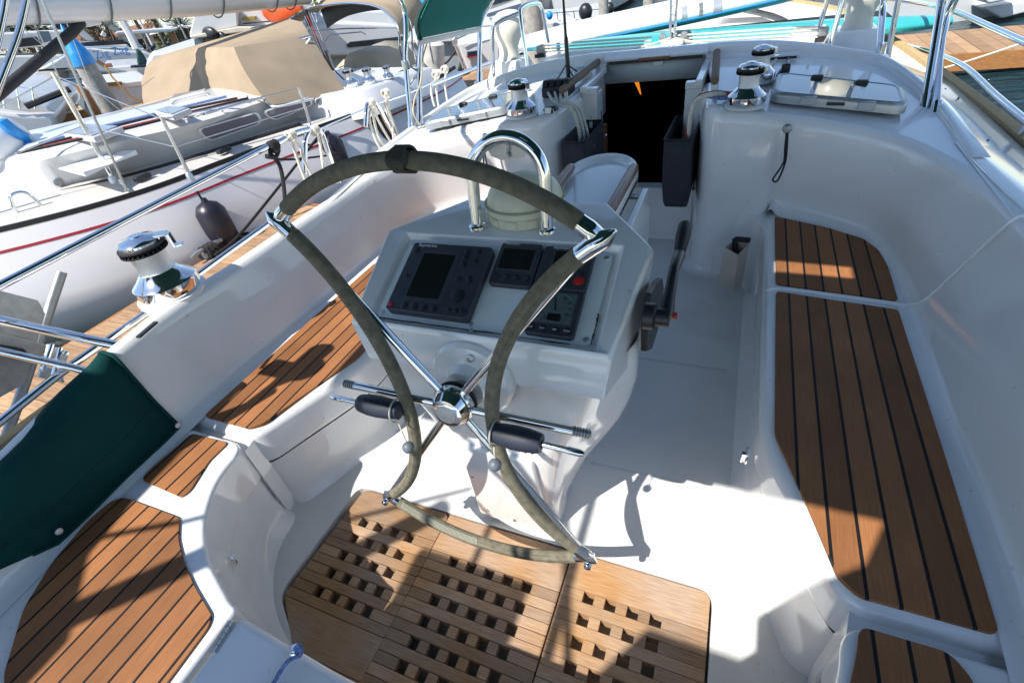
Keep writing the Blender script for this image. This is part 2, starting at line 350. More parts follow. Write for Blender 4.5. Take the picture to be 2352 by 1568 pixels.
def normals2(pts, sg):
    out = []
    for i in range(len(pts)):
        t = pts[min(i+1, len(pts)-1)]-pts[max(i-1, 0)]; t.z = 0; t.normalize(); out.append(V((t.y, -t.x, 0)))
    return out
for sg in (1, -1):
    B = dens(BB); T = dens(TT)
    if sg < 0:                                          # the port crest is a little slimmer and lower
        for t in T:
            k_ = min(1, max(0, (2.15-t.y)/.5)); t.x -= .028*k_; t.z -= .026*k_
    N = normals2(T, 1)
    rows = [[] for _ in range(12)]
    for b, t, nn in zip(B, T, N):
        z0 = b.z
        prof = [b-nn*.055+V((0, 0, .002)), b-nn*.028+V((0, 0, .004)), b-nn*.010+V((0, 0, .014)), b+nn*.001+V((0, 0, .034)), b+(t-b)*.12+V((0, 0, .03)), b+(t-b)*.38, b+(t-b)*.66, V((t.x, t.y, t.z-.055)), V((t.x, t.y, t.z-.026))+nn*.004, V((t.x, t.y, t.z-.009))+nn*.014, V((t.x, t.y, t.z-.001))+nn*.028, t+nn*.045]
        for r, p in zip(rows, prof): r.append(V((sg*p.x, p.y, p.z)))
    co = MB().loft(rows).build('cockpit_coaming', GEL, yacht, ang=60)
    # side deck from the coaming crest out to the gunwale
    k = 4*5; rows = []
    for d, dz in (((.015, -.009), (.085, -.004), (.13, -.014), (.20, -.036), (.275, -.070)) if sg > 0 else ((.015, -.009), (.055, -.018), (.085, -.05), (.15, -.10), (.275, -.15))):
        rows.append([V((sg*(t.x+d), t.y+(.0 if t.y < 1.7 else d*.9), t.z+dz)) for t in T[:k+1]])
    for r, p in zip(rows, ((1.142, 2.08, .7215), (1.165, 2.08, .722), (1.20, 2.085, .706), (1.31, 2.20, .667), (1.42, 2.33, .62))): r.append(V((sg*p[0], p[1], p[2])))
    MB().loft(rows).build('side_deck', GEL, yacht, ang=60)
    # coachroof ledge
    Tl = T[5*5:-5]; Cd = dens(CC); 
    def at(L, f):
        f *= len(L)-1; i = min(int(f), len(L)-2); return L[i].lerp(L[i+1], f-i)
    M = 44; Nl = normals2(T, 1); rows = []
    Tn = [t+nn*.040 for t, nn in zip(T, Nl)][20:]
    Cn = []
    for j in range(M+1): Cn.append((at(Tn, j/M), at(Cd, j/M)))
    for q in range(8): rows.append([V((sg*p.x, p.y, p.z)) for p in [a.lerp(c, q/7) for a, c in Cn]])
    MB().loft(rows).build('coachroof_ledge', GEL, yacht, ang=60)
    KW = lambda i: .30+.70*min(1, max(0, (i-18)/14))
    # raised spray rim that sweeps round the ledge
    rows = []; Nc = normals2(Cd, 1)
    for d, dz in ((-.008, .0), (.004, .004), (.014, .020), (.022, .045), (.034, .057), (.055, .062), (.085, .060), (.13, .046), (.17, .03)):
        f = 1
        rows.append([V((sg*(c.x+nn.x*d*KW(i)), c.y+nn.y*d*KW(i), c.z+dz*min(1, .05+i*.028))) for i, (c, nn) in enumerate(zip(Cd, Nc))])
    MB().loft(rows).build('spray_rim', GEL, yacht, ang=70)
    # deck outside the rim
    rows = []
    for q in range(5):
        r = []
        for i, (c, nn) in enumerate(zip(Cd, Nc)):
            a = c+nn*.165*KW(i)+V((0, 0, .028*min(1, .05+i*.028)-.02*(KW(i) < .7)))
            o = V((1.42, c.y+.25, .62)) if i < 29 else V((1.42-(i-29)*.045, 3.35+(i-29)*.04, .59+(i-29)*.01))
            if i >= 25: o = a+V((.25, .6, -.12))
            r.append(a.lerp(o, q/4)); 
        rows.append([V((sg*p.x, p.y, p.z)) for p in r])
    MB().loft(rows).build('side_deck', GEL, yacht, ang=60)
    # toe rail (teak strip on the gunwale) and topsides
    rail = smooth_path([(1.28, -1.3, .55), (1.43, .5, .57), (1.45, 2.0, .578), (1.43, 3.0, .585), (1.34, 4.5, .58), (1.08, 6.3, .59), (.05, 8.0, .64)], 6)
    for p in rail: p.z += .030 if sg > 0 else -.10
    mb = MB()
    for d in range(len(rail)-1):
        pass
    mb.loft([[V((sg*(p.x-.025), p.y, p.z-.012)) for p in rail], [V((sg*(p.x-.02), p.y, p.z+.022)) for p in rail], [V((sg*(p.x+.022), p.y, p.z+.022)) for p in rail], [V((sg*(p.x+.03), p.y, p.z-.02)) for p in rail]])
    mb.build('toe_rail', mat('bare_teak_rail', (.52, .36, .17), .7, var=.15, scale=8, stretch=(20, 2, 20)), yacht)
    MB().loft([[V((sg*(p.x), p.y, p.z-.015)) for p in rail], [V((sg*(p.x-.03), p.y, p.z-.5)) for p in rail], [V((sg*(p.x*.82), p.y-.1, -.8)) for p in rail]]).build('hull_side', GEL, yacht)
    if True:  # foredeck beside the coachroof
        MB().loft([[V((sg*(p.x-.02), p.y, p.z)) for p in rail if p.y > 2.6], [V((sg*max(.0, p.x-.45), p.y, p.z+.0)) for p in rail if p.y > 2.6]]).build('side_deck', NONSKID, yacht)
# coachroof forward of the rim
rows = []
for y, w, h in ((3.16, 1.06, .885), (3.42, 1.03, .865), (3.62, 1.0, .80), (3.85, .97, .715), (4.6, .93, .69), (5.4, .80, .67), (6.2, .6, .63), (6.5, .5, .55)):
    rows.append([V((x*w, y, h-.085*(x*w)**2-(.0 if abs(x) < .95 else .05))) for x in [i/10 for i in range(-10, 11)]]+[])
    rows[-1] = [V((-w-.06, y, .45))]+rows[-1]+[V((w+.06, y, .45))]
MB().loft(rows).build('coachroof', GEL, yacht, ang=50)
# foredeck
MB().poly([(-.9, 6.3, .54), (.9, 6.3, .54), (.7, 7, .57), (0, 8, .63), (-.7, 7, .57)]).build('foredeck', NONSKID, yacht)
# rim bridging the companionway (garage for the sliding hatch)
rows = []
for d, dz in ((.03, .022), (-.004, .022), (-.008, .032), (.012, .048), (.04, .060), (.085, .060), (.17, .03)):
    rows.append([V((x, 3.10+d, .84+dz)) for x in (-.275, -.14, 0, .14, .275)])
MB().loft(rows).build('hatch_garage', GEL, yacht, ang=60)
MB().box((0, 3.112, .853), (.50, .03, .016)).build('hatch_garage_slot', BLACK, yacht)
MB().box((.0, 3.090, .862), (.17, .016, .014)).build('hatch_handle', WOOD, yacht, bevel=.004)
# companionway: jambs, sill, headliner and the dark cabin behind
mb = MB()
for sg in (1, -1):
    mb.box((sg*.291, 2.92, .71), (.012, .46, .25)); 
mb.build('companionway_lining', GELG, yacht)
jm = MB()
for sg in (1, -1):
    jm.box((sg*.254, 2.70, .44), (.075, .035, .70)); jm.box((sg*.226, 2.76, .44), (.014, .10, .70))
    jm.box((sg*.254, 2.70, .806), (.079, .05, .03))
jm.build('door_jamb', GEL, yacht, bevel=.004)
mb = MB()
for sg in (1, -1): mb.box((sg*.252, 2.681, .53), (.018, .003, .32))
mb.build('jamb_slot', GELG, yacht)
MB().box((0, 2.72, .148), (.60, .10, .305)).box((0, 2.675, .302), (.55, .035, .02)).build('companionway_sill', GEL, yacht, bevel=.008)
MB().loft([[(-.285, 3.122, .858), (.285, 3.122, .858)], [(-.285, 3.135, .745), (.285, 3.145, .745)], [(-.285, 3.20, .735), (.285, 3.20, .735)], [(-.285, 3.5, .73), (.285, 3.5, .73)]]).build('headliner', GELG, yacht, solid=.01)
MB().box((.02, 3.112, .835), (.05, .006, .022)).build('ceiling_catch', WHT, yacht)
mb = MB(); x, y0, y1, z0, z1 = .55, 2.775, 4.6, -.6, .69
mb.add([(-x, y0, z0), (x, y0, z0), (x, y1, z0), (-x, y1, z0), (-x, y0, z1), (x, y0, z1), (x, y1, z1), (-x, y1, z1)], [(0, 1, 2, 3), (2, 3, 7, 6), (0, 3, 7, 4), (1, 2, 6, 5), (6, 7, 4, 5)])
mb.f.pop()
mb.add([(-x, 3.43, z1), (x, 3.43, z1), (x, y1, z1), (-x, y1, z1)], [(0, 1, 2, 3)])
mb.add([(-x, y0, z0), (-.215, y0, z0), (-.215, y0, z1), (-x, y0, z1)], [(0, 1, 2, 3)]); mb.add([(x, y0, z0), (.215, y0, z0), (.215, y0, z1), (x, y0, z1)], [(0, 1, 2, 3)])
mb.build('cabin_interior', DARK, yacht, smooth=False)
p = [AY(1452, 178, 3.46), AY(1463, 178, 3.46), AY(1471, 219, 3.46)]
MB().hexa(p, [q+V((0, .03, 0)) for q in p]).build('orange_glint', mat('glowing_orange', (.9, .3, .03), .5, emit=((1, .30, .02), .45)), yacht, smooth=False)  # glowing wedge standing in for sunlit wood inside the cabin
MB().box((-.208, 2.80, .30), (.022, .05, .62)).build('door_edge', WOOD, yacht)
MB().ball((-.196, 2.78, .56), .008, 10).build('door_knob', CHROME, yacht)
# seams in the mouldings
mb = MB()
for sg in (1,):
    q = [V((sg*x, y, z)) for x, y, z in ((1.045, 1.625, .366), (1.075, 1.60, .405), (1.115, 1.585, .53), (1.162, 1.575, .668), (1.195, 1.58, .694), (1.28, 1.585, .665))]
    mb.tube(smooth_path(q, 5), .0045, 8)
q = [V((sg*x, y, z)) for sg in (-1,) for x, y, z in ((1.07, 1.345, .39), (1.10, 1.33, .48), (1.145, 1.31, .62), (1.162, 1.305, .665), (1.20, 1.30, .684))]
mb.tube(smooth_path(q, 5), .004, 8)
mb.build('moulding_seam', GEL, yacht)
# divider ribs across the seats
mb = MB()
mb.tube(smooth_path([(.640, 1.655, .30), (.648, 1.657, .345), (.675, 1.66, .3615), (.85, 1.645, .362), (1.02, 1.625, .362), (1.045, 1.622, .366)], 5), .008, 10)
mb.build('moulding_seam', GEL, yacht)
# handrails
for sg in (1, -1):
    h = MB(); a = V((sg*.352, 2.53, .853)); b = V((sg*.318, 3.12, .862)); h.tube([a, a.lerp(b, .02), b], [.0165, .018, .018], 14)
    hr = h.build('wooden_handrail', WOODG, yacht)
    MB().box((a.lerp(b, .12).x, a.lerp(b, .12).y, .825), (.022, .05, .04)).box((a.lerp(b, .85).x, a.lerp(b, .85).y, .835), (.022, .05, .04)).build('rail_foot', GEL, hr, bevel=.004)
# hatch sliding rails beside the opening
mb = MB()
for sg in (1, -1): mb.box((sg*.278, 2.87, .823), (.035, .46, .03))
mb.build('hatch_runner', GEL, yacht, bevel=.006)
# drain slot on the port coaming + scuffs
mb = MB(); a, b = A(313, 770, .668), A(355, 735, .668)
mb.box((a+b)/2-V((0, 0, .008)), (.014, (b-a).length, .006), Euler((0, 0, math.atan2(b.y-a.y, b.x-a.x)-math.pi/2))); mb.build('drain_slot', BLACK, yacht)
# snap pins along the starboard deck
mb = MB()
for q in ((2262, 335), (2196, 236), (2166, 215), (2232, 315)): mb.tube([A(*q, .66), A(*q, .66)+V((.004, .004, .02))], .0035, 6)
mb.build('deck_stud', BLACK, yacht)
# latches
def latch(name, P, nrm, up, parent):
    P = V(P); l = MB().lathe([(.001, .004), (.022, .004), (.026, 0), (.001, 0)][::-1] and [(.027, 0), (.025, .003), (.015, .005), (.001, .006)], P, nrm, 20)
    l.box(P+V(nrm)*.007, (.012, .012, .014)); l.tube([P+V(nrm)*.008, P+V(nrm)*.010-V(up)*.03], .006, 8); return l.build(name, CHROME, parent)
latch('seat_latch', (-.655, .270, .215), (.55, -.8, .1), (0, 0, 1), yacht)
latch('seat_latch', (.622, 1.02, .20), (-1, 0, .1), (0, 0, 1), yacht)
# pad eye on the locker lid
P = A(682, 1503, ZS+.006)
mb = MB(); mb.lathe([(.012, 0), (.010, .003), (.001, .004)], P+V((-.012, .006, 0)), (0, 0, 1), 16); mb.tube(arc(P+V((0, 0, .008)), (1, 0, 0), (0, 0, 1), .012, 0, math.pi, 10), .0035, 8)
mb.build('pad_eye', CHROME, lid)
mb = MB(); q = smooth_path([P+V((0, 0, .018)), P+V((.012, .012, .03)), P+V((.02, .0, .02)), P+V((0, -.02, .016)), P+V((-.002, -.07, .012)), P+V((.002, -.2, .010))], 7); mb.tube(q, .0042, 8)
mb.ball(P+V((.010, .006, .018)), .005, 10)
tag(mb.build('lanyard', ROPEU), 'short blue flecked cord knotted to the pad eye on the rear locker lid', 'cord')
# ================================================================ teak gratings
def grating_mat():
    m = bpy.data.materials.new('grating_teak'); m.use_nodes = True; nt = m.node_tree; b = nt.nodes['Principled BSDF']; L = nt.links
    at = _n(nt, 'ShaderNodeAttribute', attribute_name='tone'); g = _n(nt, 'ShaderNodeNewGeometry')
    mp = _n(nt, 'ShaderNodeMapping'); mp.inputs['Scale'].default_value = (5, 85, 85); L.new(g.outputs['Position'], mp.inputs[0])
    nz = _n(nt, 'ShaderNodeTexNoise', Scale=3.5, Detail=6.); L.new(mp.outputs[0], nz.inputs['Vector'])
    nb = _n(nt, 'ShaderNodeTexNoise', Scale=5., Detail=4.); L.new(g.outputs['Position'], nb.inputs['Vector'])
    cr = _n(nt, 'ShaderNodeValToRGB'); cr.color_ramp.elements[0].position = .25; cr.color_ramp.elements[1].position = .75
    cr.color_ramp.elements[0].color = (.29, .165, .082, 1); cr.color_ramp.elements[1].color = (.47, .295, .165, 1); L.new(nz.outputs['Fac'], cr.inputs[0])
    hs = _n(nt, 'ShaderNodeHueSaturation'); L.new(cr.outputs[0], hs.inputs['Color'])
    m1 = _n(nt, 'ShaderNodeMapRange'); m1.inputs[3].default_value = .74; m1.inputs[4].default_value = 1.2; L.new(at.outputs['Fac'], m1.inputs[0]); L.new(m1.outputs[0], hs.inputs['Value'])
    m2 = _n(nt, 'ShaderNodeMapRange'); m2.inputs[1].default_value = .35; m2.inputs[2].default_value = .65; m2.inputs[3].default_value = .72; m2.inputs[4].default_value = 1.12; L.new(nb.outputs['Fac'], m2.inputs[0]); L.new(m2.outputs[0], hs.inputs['Saturation'])
    L.new(hs.outputs[0], b.inputs['Base Color']); b.inputs['Roughness'].default_value = .68; b.inputs['Specular IOR Level'].default_value = .3
    bp = _n(nt, 'ShaderNodeBump'); bp.inputs['Strength'].default_value = .35; bp.inputs['Distance'].default_value = .001; L.new(nz.outputs['Fac'], bp.inputs['Height']); L.new(bp.outputs[0], b.inputs['Normal'])
    return m
GRAT = grating_mat()
def clip(poly, inside, cut):
    out = []
    for i in range(len(poly)):
        a, b = poly[i-1], poly[i]; ia, ib = inside(a), inside(b)
        if ib:
            if not ia: out.append(cut(a, b))
            out.append(b)
        elif ia: out.append(cut(a, b))
    return out
def clipconvex(poly, region):
    for i in range(len(region)):
        p, q = region[i-1], region[i]
        f = lambda a: (q[0]-p[0])*(a[1]-p[1])-(q[1]-p[1])*(a[0]-p[0])
        def cut(a, b):
            t = f(a)/(f(a)-f(b)); return (a[0]+(b[0]-a[0])*t, a[1]+(b[1]-a[1])*t)
        poly = clip(poly, lambda a: f(a) >= 0, cut)
        if len(poly) < 3: return []
    return poly
def grating(region, x0, y0, cols, rows, label, xl, xr, yf, yb):
    """region: convex outline (ccw); holes start at x0, y0 going right and aft on a 60 mm pitch"""
    mb = MB(); tone = []; p, py, hw, hh = .0598, .0590, .0295, .0298
    def piece(xa, xb, ya, yb2, dz=0):
        g = .0006; q = clipconvex([(xa+g, ya+g), (xb-g, ya+g), (xb-g, yb2-g), (xa+g, yb2-g)], region)
        if len(q) < 3: return
        o = len(mb.f); mb.prism(q, -.032, dz+random.uniform(-.0004, .0006)); t = random.random(); tone.extend([t]*(len(mb.f)-o))
    piece(xl, xr, y0, yf)                                   # front board
    for r in range(rows):
        t = y0-r*py
        xs = xl
        for c in range(cols):
            h = x0+c*p; piece(xs, h, t-hh, t, -.0008); xs = h+hw
        piece(xs, xr, t-hh, t, -.0008)
        piece(xl, xr, t-py, t-hh)
    t = y0-rows*py
    while t > yb: piece(xl, xr, max(yb, t-.11), t); t -= .11
    ob = mb.build('teak_grating', GRAT, bevel=.0022, segs=2)
    at = ob.data.attributes.new('tone', 'FLOAT', 'FACE'); at.data.foreach_set('value', tone)
    return tag(ob, label, 'floor grating', 'removable teak gratings on the cockpit sole')
ccw = lambda P: P if sum(P[i-1][0]*P[i][1]-P[i][0]*P[i-1][1] for i in range(len(P))) > 0 else P[::-1]
SA, SB = -.230, .187
RL = rounded([(-.598, .303), (SA-.002, .0), (SA-.002, .694), (-.577, .694)], .022, 4)
def edge(x0, x1, y): return x0+(x1-x0)*0
grating(ccw(RL), -.515, .597, 4, 5, 'left teak grating with a cut-off corner, mostly in shade under the wheel', -.62, SA+.02, .70, -.1)
grating(ccw([(SA+.0, .694), (SB-.001, .694), (SB+.004, -.6), (SA-.006, -.6)]), -.1615, .570, 5, 6, 'middle teak grating below the steering wheel, crossed by the rim shadow', SA-.03, SB+.02, .70, -.6)
grating(ccw(rounded([(SB+.003, .694), (.572, .694), (.577, .34), (.577, -.6), (SB+.008, -.6)], .022, 4)), .2525, .594, 4, 8, 'right teak grating with worn sunlit boards and a rounded outer corner', SB-.0, .60, .70, -.6)
# ================================================================ steering console
con = thing('steering_console', 'white moulded steering pedestal carrying an angled instrument pod, between the wheel and the cockpit table', 'steering console', (0, .95, 0))
# pod body: outer skin with a recessed instrument face
FT = [(-.312, .698, .783), (.312, .698, .783)]; TT2 = [(-.344, .966, .879), (.344, .966, .879)]
# pod body built as rings
ring = lambda z, xs, yf, yb, xb: [(-xs, yf, z), (xs, yf, z), (xs*1.05, (yf+yb)/2, z), (xb, yb, z), (-xb, yb, z), (-xs*1.05, (yf+yb)/2, z)]
body = MB()
low = [(-.295, .690, .668), (.295, .690, .668), (.325, .93, .60), (.20, 1.15, .58), (-.20, 1.15, .58), (-.325, .93, .60)]
mid = [(-.312, .695, .772), (.312, .695, .772), (.345, .962, .866), (.205, 1.165, .868), (-.205, 1.165, .868), (-.345, .962, .866)]
top = [(-.306, .704, .786), (.306, .704, .786), (.337, .958, .882), (.198, 1.155, .886), (-.198, 1.155, .886), (-.337, .958, .882)]
body.hexa(low, mid)
body.f = [f for f in body.f if f != tuple(range(6, 12))]
o = len(body.v); body.v += [V(p) for p in top]
for i in range(6): body.f.append((6+i, 6+(i+1) % 6, o+(i+1) % 6, o+i))
# instrument recess
P0 = V((0, .731, .773)); NY = V((0, .211, .093)).normalized(); NZ = V((0, -NY.z, NY.y))
def pod(u, v, h=0): return P0+V((u, 0, 0))+NY*v+NZ*h          # u across, v up the slope from the lower plate edge
def podpx(x, y, h=0):
    q = PL(x, y, P0+NZ*h, NZ); return q
rim = [pod(-.278, -.014, .006), pod(.278, -.014, .006), pod(.281, .247, .010), pod(-.281, .247, .010)]
rin = [pod(-.268, -.006, -.006), pod(.268, -.006, -.006), pod(.270, .238, -.006), pod(-.270, .238, -.006)]
k = len(body.v); body.v += rim+rin
body.f += [(o, o+1, k+1, k), (o+1, o+2, k+2, k+1), (o+2, o+3, o+4, o+5, k+3, k+2), (o+5, o, k, k+3)]
for i in range(4): body.f.append((k+i, k+(i+1) % 4, k+4+(i+1) % 4, k+4+i))
body.f.append((k+4, k+5, k+6, k+7))
podb = body.build('instrument_pod', GEL, con, bevel=.030, segs=6)
# column under the pod
secs = [(-.012, .165, .130, .742, 1.05, .105, .112), (.05, .160, .129, .737, 1.05, .115, .125), (.12, .155, .132, .731, 1.05, .150, .150), (.22, .155, .138, .722, 1.06, .205, .205), (.32, .157, .145, .714, 1.08, .250, .262), (.40, .170, .162, .709, 1.09, .262, .300), (.47, .198, .192, .706, 1.10, .265, .321), (.56, .245, .242, .702, 1.11, .255, .338), (.69, .282, .282, .702, 1.11, .215, .338)]
rows = []
for z, xl, xr, yf, yb, xb, xm in secs:
    base = [(-xl, yf), (xr, yf), (xm, yf+.20), (xb, yb), (-xb, yb), (-xm, yf+.20)]
    rows.append([V((x, y, z)) for x, y in rounded(base, .05, 5)])
MB().loft(rows, closed=True).build('pedestal', GEL, con, ang=75)
# service cover on the front of the column
cv = [(-.125, 0, .02), (.112, 0, .02), (.118, 0, .385), (-.118, 0, .385)]
def fr(x, z): return V((x, .738-.062*z+(-.0), z))
c = MB(); q = rounded([(-.126, .015), (.112, .015), (.104, .388), (-.108, .388)], .02, 4)
c.hexa([fr(x, z)+V((0, .0, 0)) for x, z in q], [fr(x, z)+V((0, -.020, 0)) for x, z in q])
cov = c.build('service_cover', GEL, con, bevel=.006, segs=3)
mb = MB()
for x, z in ((-.10, .24), (.085, .24), (.0, .045), (-.09, .06)): mb.lathe([(.006, 0), (.005, .003), (.001, .0035)], fr(x, z)+V((0, -.0195, 0)), (0, -1, 0), 12)
mb.build('cover_screw', CHROME, cov)
# wheel boss
AXW = V((0, -math.cos(R(5)), math.sin(R(5)))); HUB = V((0, .597, .68))
bs = MB().lathe([(.100, -.014), (.100, .006), (.092, .016), (.055, .022), (.050, .034), (.046, .045), (.001, .046)], HUB-AXW*.088, AXW, 36).build('wheel_boss', GEL, con)
mb = MB()
U5 = V((0, math.sin(R(5)), math.cos(R(5))))
for a in (78, 200, 322):
    mb.lathe([(.0095, 0), (.0095, .007), (.006, .008), (.005, .004), (.001, .003)], HUB-AXW*.071+(V((1, 0, 0))*math.cos(R(a))+U5*math.sin(R(a)))*.073, AXW, 16)
mb.build('boss_bolt', BRUSH, bs)
# instrument plate
pl = rounded([(-.262, 0), (.262, 0), (.262, .229), (-.262, .229)], .014, 4)
MBp = MB().hexa([pod(u, v, -.0055) for u, v in pl], [pod(u, v, .0005) for u, v in pl]); plate = MBp.build('instrument_plate', PLATE, con, bevel=.0012)
mb = MB()
for u, v in ((-.250, .217), (.250, .217), (.250, .013), (-.250, .013), (-.01, .012), (-.005, -.002)): mb.lathe([(.006, 0), (.005, .0025), (.001, .003)], pod(u, v, .0004), NZ, 12)
mb.build('plate_screw', BRUSH, plate)
mb = MB()
random.seed(3)
def ragged(ps):
    pts = []
    for a, b in zip(ps, ps[1:]):
        for i in range(14): t = i/14; pts.append(pod(a[0]+(b[0]-a[0])*t+random.uniform(-.0012, .0012), a[1]+(b[1]-a[1])*t+random.uniform(-.0012, .0012), .0005))
    return pts
mb.tube(ragged([(-.262, -.001), (.256, -.001)]), [random.uniform(.0006, .0018) for _ in range(14)], 5); mb.tube(ragged([(.2625, .006), (.2625, .08)]), [random.uniform(.0004, .0024) for _ in range(14)], 5)
mb.build('sealant_bead', RUB, plate)
# instruments: corners traced on the plate plane
def quad(c): return [podpx(*p) for p in c]
def uv(p): d = p-P0; return d.x, d.dot(NY)
def instrument(name, label, corners, th):
    """case standing off the plate with a sloped edge; returns (object, mapping of 0..1 face coords)"""
    q = [podpx(*p, th) for p in corners]; us = [uv(p) for p in q]
    u0 = (us[0][0]+us[3][0])/2; u1 = (us[1][0]+us[2][0])/2; v1 = (us[0][1]+us[1][1])/2; v0 = (us[2][1]+us[3][1])/2
    out = rounded([(u0, v0), (u1, v0), (u1, v1), (u0, v1)], .010, 4)
    ob = MB().hexa([pod(u, v, .0008) for u, v in out], [pod(u, v, th) for u, v in out]).build(name, INST, con, bevel=.0035, segs=3)
    ob['label'] = label
    return ob, (lambda a, b, h=0: pod(u0+(u1-u0)*a, v0+(v1-v0)*b, th+h)), (u1-u0, v1-v0)
def panel(f, a0, b0, a1, b1, h0, h1, r, name, m, par, bev=.0008):
    d = rounded([(a0, b0), (a1, b0), (a1, b1), (a0, b1)], r, 3)
    return MB().hexa([f(a, b, h0) for a, b in d], [f(a, b, h1) for a, b in d]).build(name, m, par, bevel=bev)
def button(f, a, b, r, m, par, sx=1.0, name='button', h=.0028):
    mb = MB(); c = f(a, b, -.0005); mb.lathe([(r, 0), (r, h*.7), (r*.8, h), (.0005, h*1.05)], c, NZ, 16)
    mb.v = [V((c.x+(p.x-c.x)*sx, p.y, p.z)) for p in mb.v]
    return mb.build(name, m, par)
cx = lambda x, y: ((1300+x*.5952)/1.7415, (800+y*.5952)/1.7415)
# chart plotter
ob, f, sz = instrument('chart_plotter', 'large portrait chart plotter on the left of the pod', [cx(600, 278), cx(1128, 318), cx(950, 800), cx(402, 728)], .026)
panel(f, .17, .16, .655, .88, -.001, .0006, .01, 'bezel', mat('bezel_grey', (.05, .055, .065), .35), ob)
panel(f, .20, .20, .595, .835, .0004, .0016, .008, 'screen', SCREEN, ob)
for a, b in ((.72, .90), (.85, .915), (.72, .815), (.85, .775), (.73, .715), (.74, .51), (.86, .535), (.87, .49)): button(f, a, b, .0068, BTN, ob, 1.25)
button(f, .805, .285, .0165, BTN, ob, 1.0, 'trackpad', .004)
for a in (.225, .345, .465, .59): button(f, a, .075, .0092, BTN, ob)
for a in (.765, .845, .925): button(f, a, .085, .0055, BTN, ob, 1.3)
button(f, .05, .07, .0062, RED, ob, 1.2, 'power_button'); button(f, .075, .87, .008, BTN, ob, 1.2, 'card_slot'); button(f, .09, .49, .005, BTN, ob, 1.4, 'light_sensor')
MB().text('Raymarine', f(.20, .955, .0004), (1, 0, 0), NY, .0125).build('maker_name', INK, ob, smooth=False)
# instrument display + pilot
ob, f, sz = instrument('depth_display', 'square instrument display at the top of the pod', [cx(1185, 278), cx(1462, 300), cx(1385, 586), cx(1098, 560)], .017)
panel(f, .07, .32, .93, .95, -.001, .0006, .02, 'bezel', mat('bezel_grey', (.05, .055, .065), .35), ob)
panel(f, .11, .36, .87, .845, .0004, .0012, .02, 'screen', SCREEN, ob)
for a in (.14, .38, .62, .86): button(f, a, .175, .0078, BTN, ob)
MB().text('Raytheon', f(.27, .968, .0004), (1, 0, 0), NY, .010).build('maker_name', INK, ob, smooth=False)
for i, a in enumerate((.14, .38, .62, .86)): MB().text(('DEPTH', 'SPEED', 'TRIP', 'LOG')[i] if False else '- - -', f(a, .175, .0032), (1, 0, 0), NY, .005, .0002).build('button_mark', INK, ob, smooth=False)
ob, f, sz = instrument('pilot_control', 'autopilot control head with a red button at the top right of the pod', [cx(1476, 301), cx(1820, 328), cx(1752, 615), cx(1395, 587)], .017)
panel(f, .20, .48, .85, .93, -.001, .0006, .02, 'bezel', mat('bezel_grey', (.05, .055, .065), .35), ob)
panel(f, .26, .52, .80, .87, .0004, .0012, .02, 'screen', SCREEN, ob)
for a, b in ((.40, .40), (.62, .38), (.84, .40), (.37, .22), (.60, .20)): button(f, a, b, .0072, BTN, ob)
button(f, .84, .225, .0105, RED, ob, 1.15, 'standby_button')
MB().text('Raytheon', f(.35, .955, .0004), (1, 0, 0), NY, .010).build('maker_name', INK, ob, smooth=False)
# wind dial
ob, f, sz = instrument('wind_dial', 'square wind instrument with a round scale at the lower right of the pod', [cx(1418, 588), cx(1742, 616), cx(1672, 925), cx(1330, 890)], .017)
panel(f, .08, .235, .92, .94, -.001, .0006, .02, 'bezel', mat('bezel_grey', (.05, .055, .065), .35), ob)
panel(f, .12, .26, .88, .915, .0004, .0012, .02, 'dial_face', LCD, ob)
def dial(a, r): return f(.5+r*math.sin(R(a))/1.0*.40, .585+r*math.cos(R(a))*.335, .0014)
mb = MB()
for a in range(-150, 151, 10):
    if abs(a) < 14: continue
    mb.tube([dial(a, .93), dial(a, 1.0 if a % 30 else 1.04)], .0007, 4)
for a in (30, 60, 90, 120, 150, -30, -60, -90, -120, -150): mb.text(str(abs(a)), dial(a, .76), (1, 0, 0), NY, .0085, .0002)
mb.build('scale_marks', BLACK, ob, smooth=False)
MB().tube([dial(a, .97) for a in range(-58, -14, 4)], .0014, 5).build('port_sector', RED, ob)
MB().tube([dial(a, .97) for a in range(20, 60, 4)], .0014, 5).build('starboard_sector', mat('green_mark', (.01, .16, .06), .4), ob)
MB().tube([dial(-12, .92), dial(-12, .2), dial(165, .18)], [.0006, .0022, .0026], 6).build('needle', BLACK, ob)
panel(f, .40, .30, .66, .46, .0012, .0016, .01, 'lcd_window', SCREEN, ob)
for a, t in ((.13, 'DISP'), (.37, 'MAX'), (.62, 'REF'), (.86, 'TACK')):
    button(f, a, .115, .0085, BTN, ob); MB().text(t, f(a, .115, .0034), (1, 0, 0), NY, .0055, .0002).build('button_mark', INK, ob, smooth=False)
MB().text('Raytheon', f(.24, .972, .0004), (1, 0, 0), NY, .010).build('maker_name', INK, ob, smooth=False)
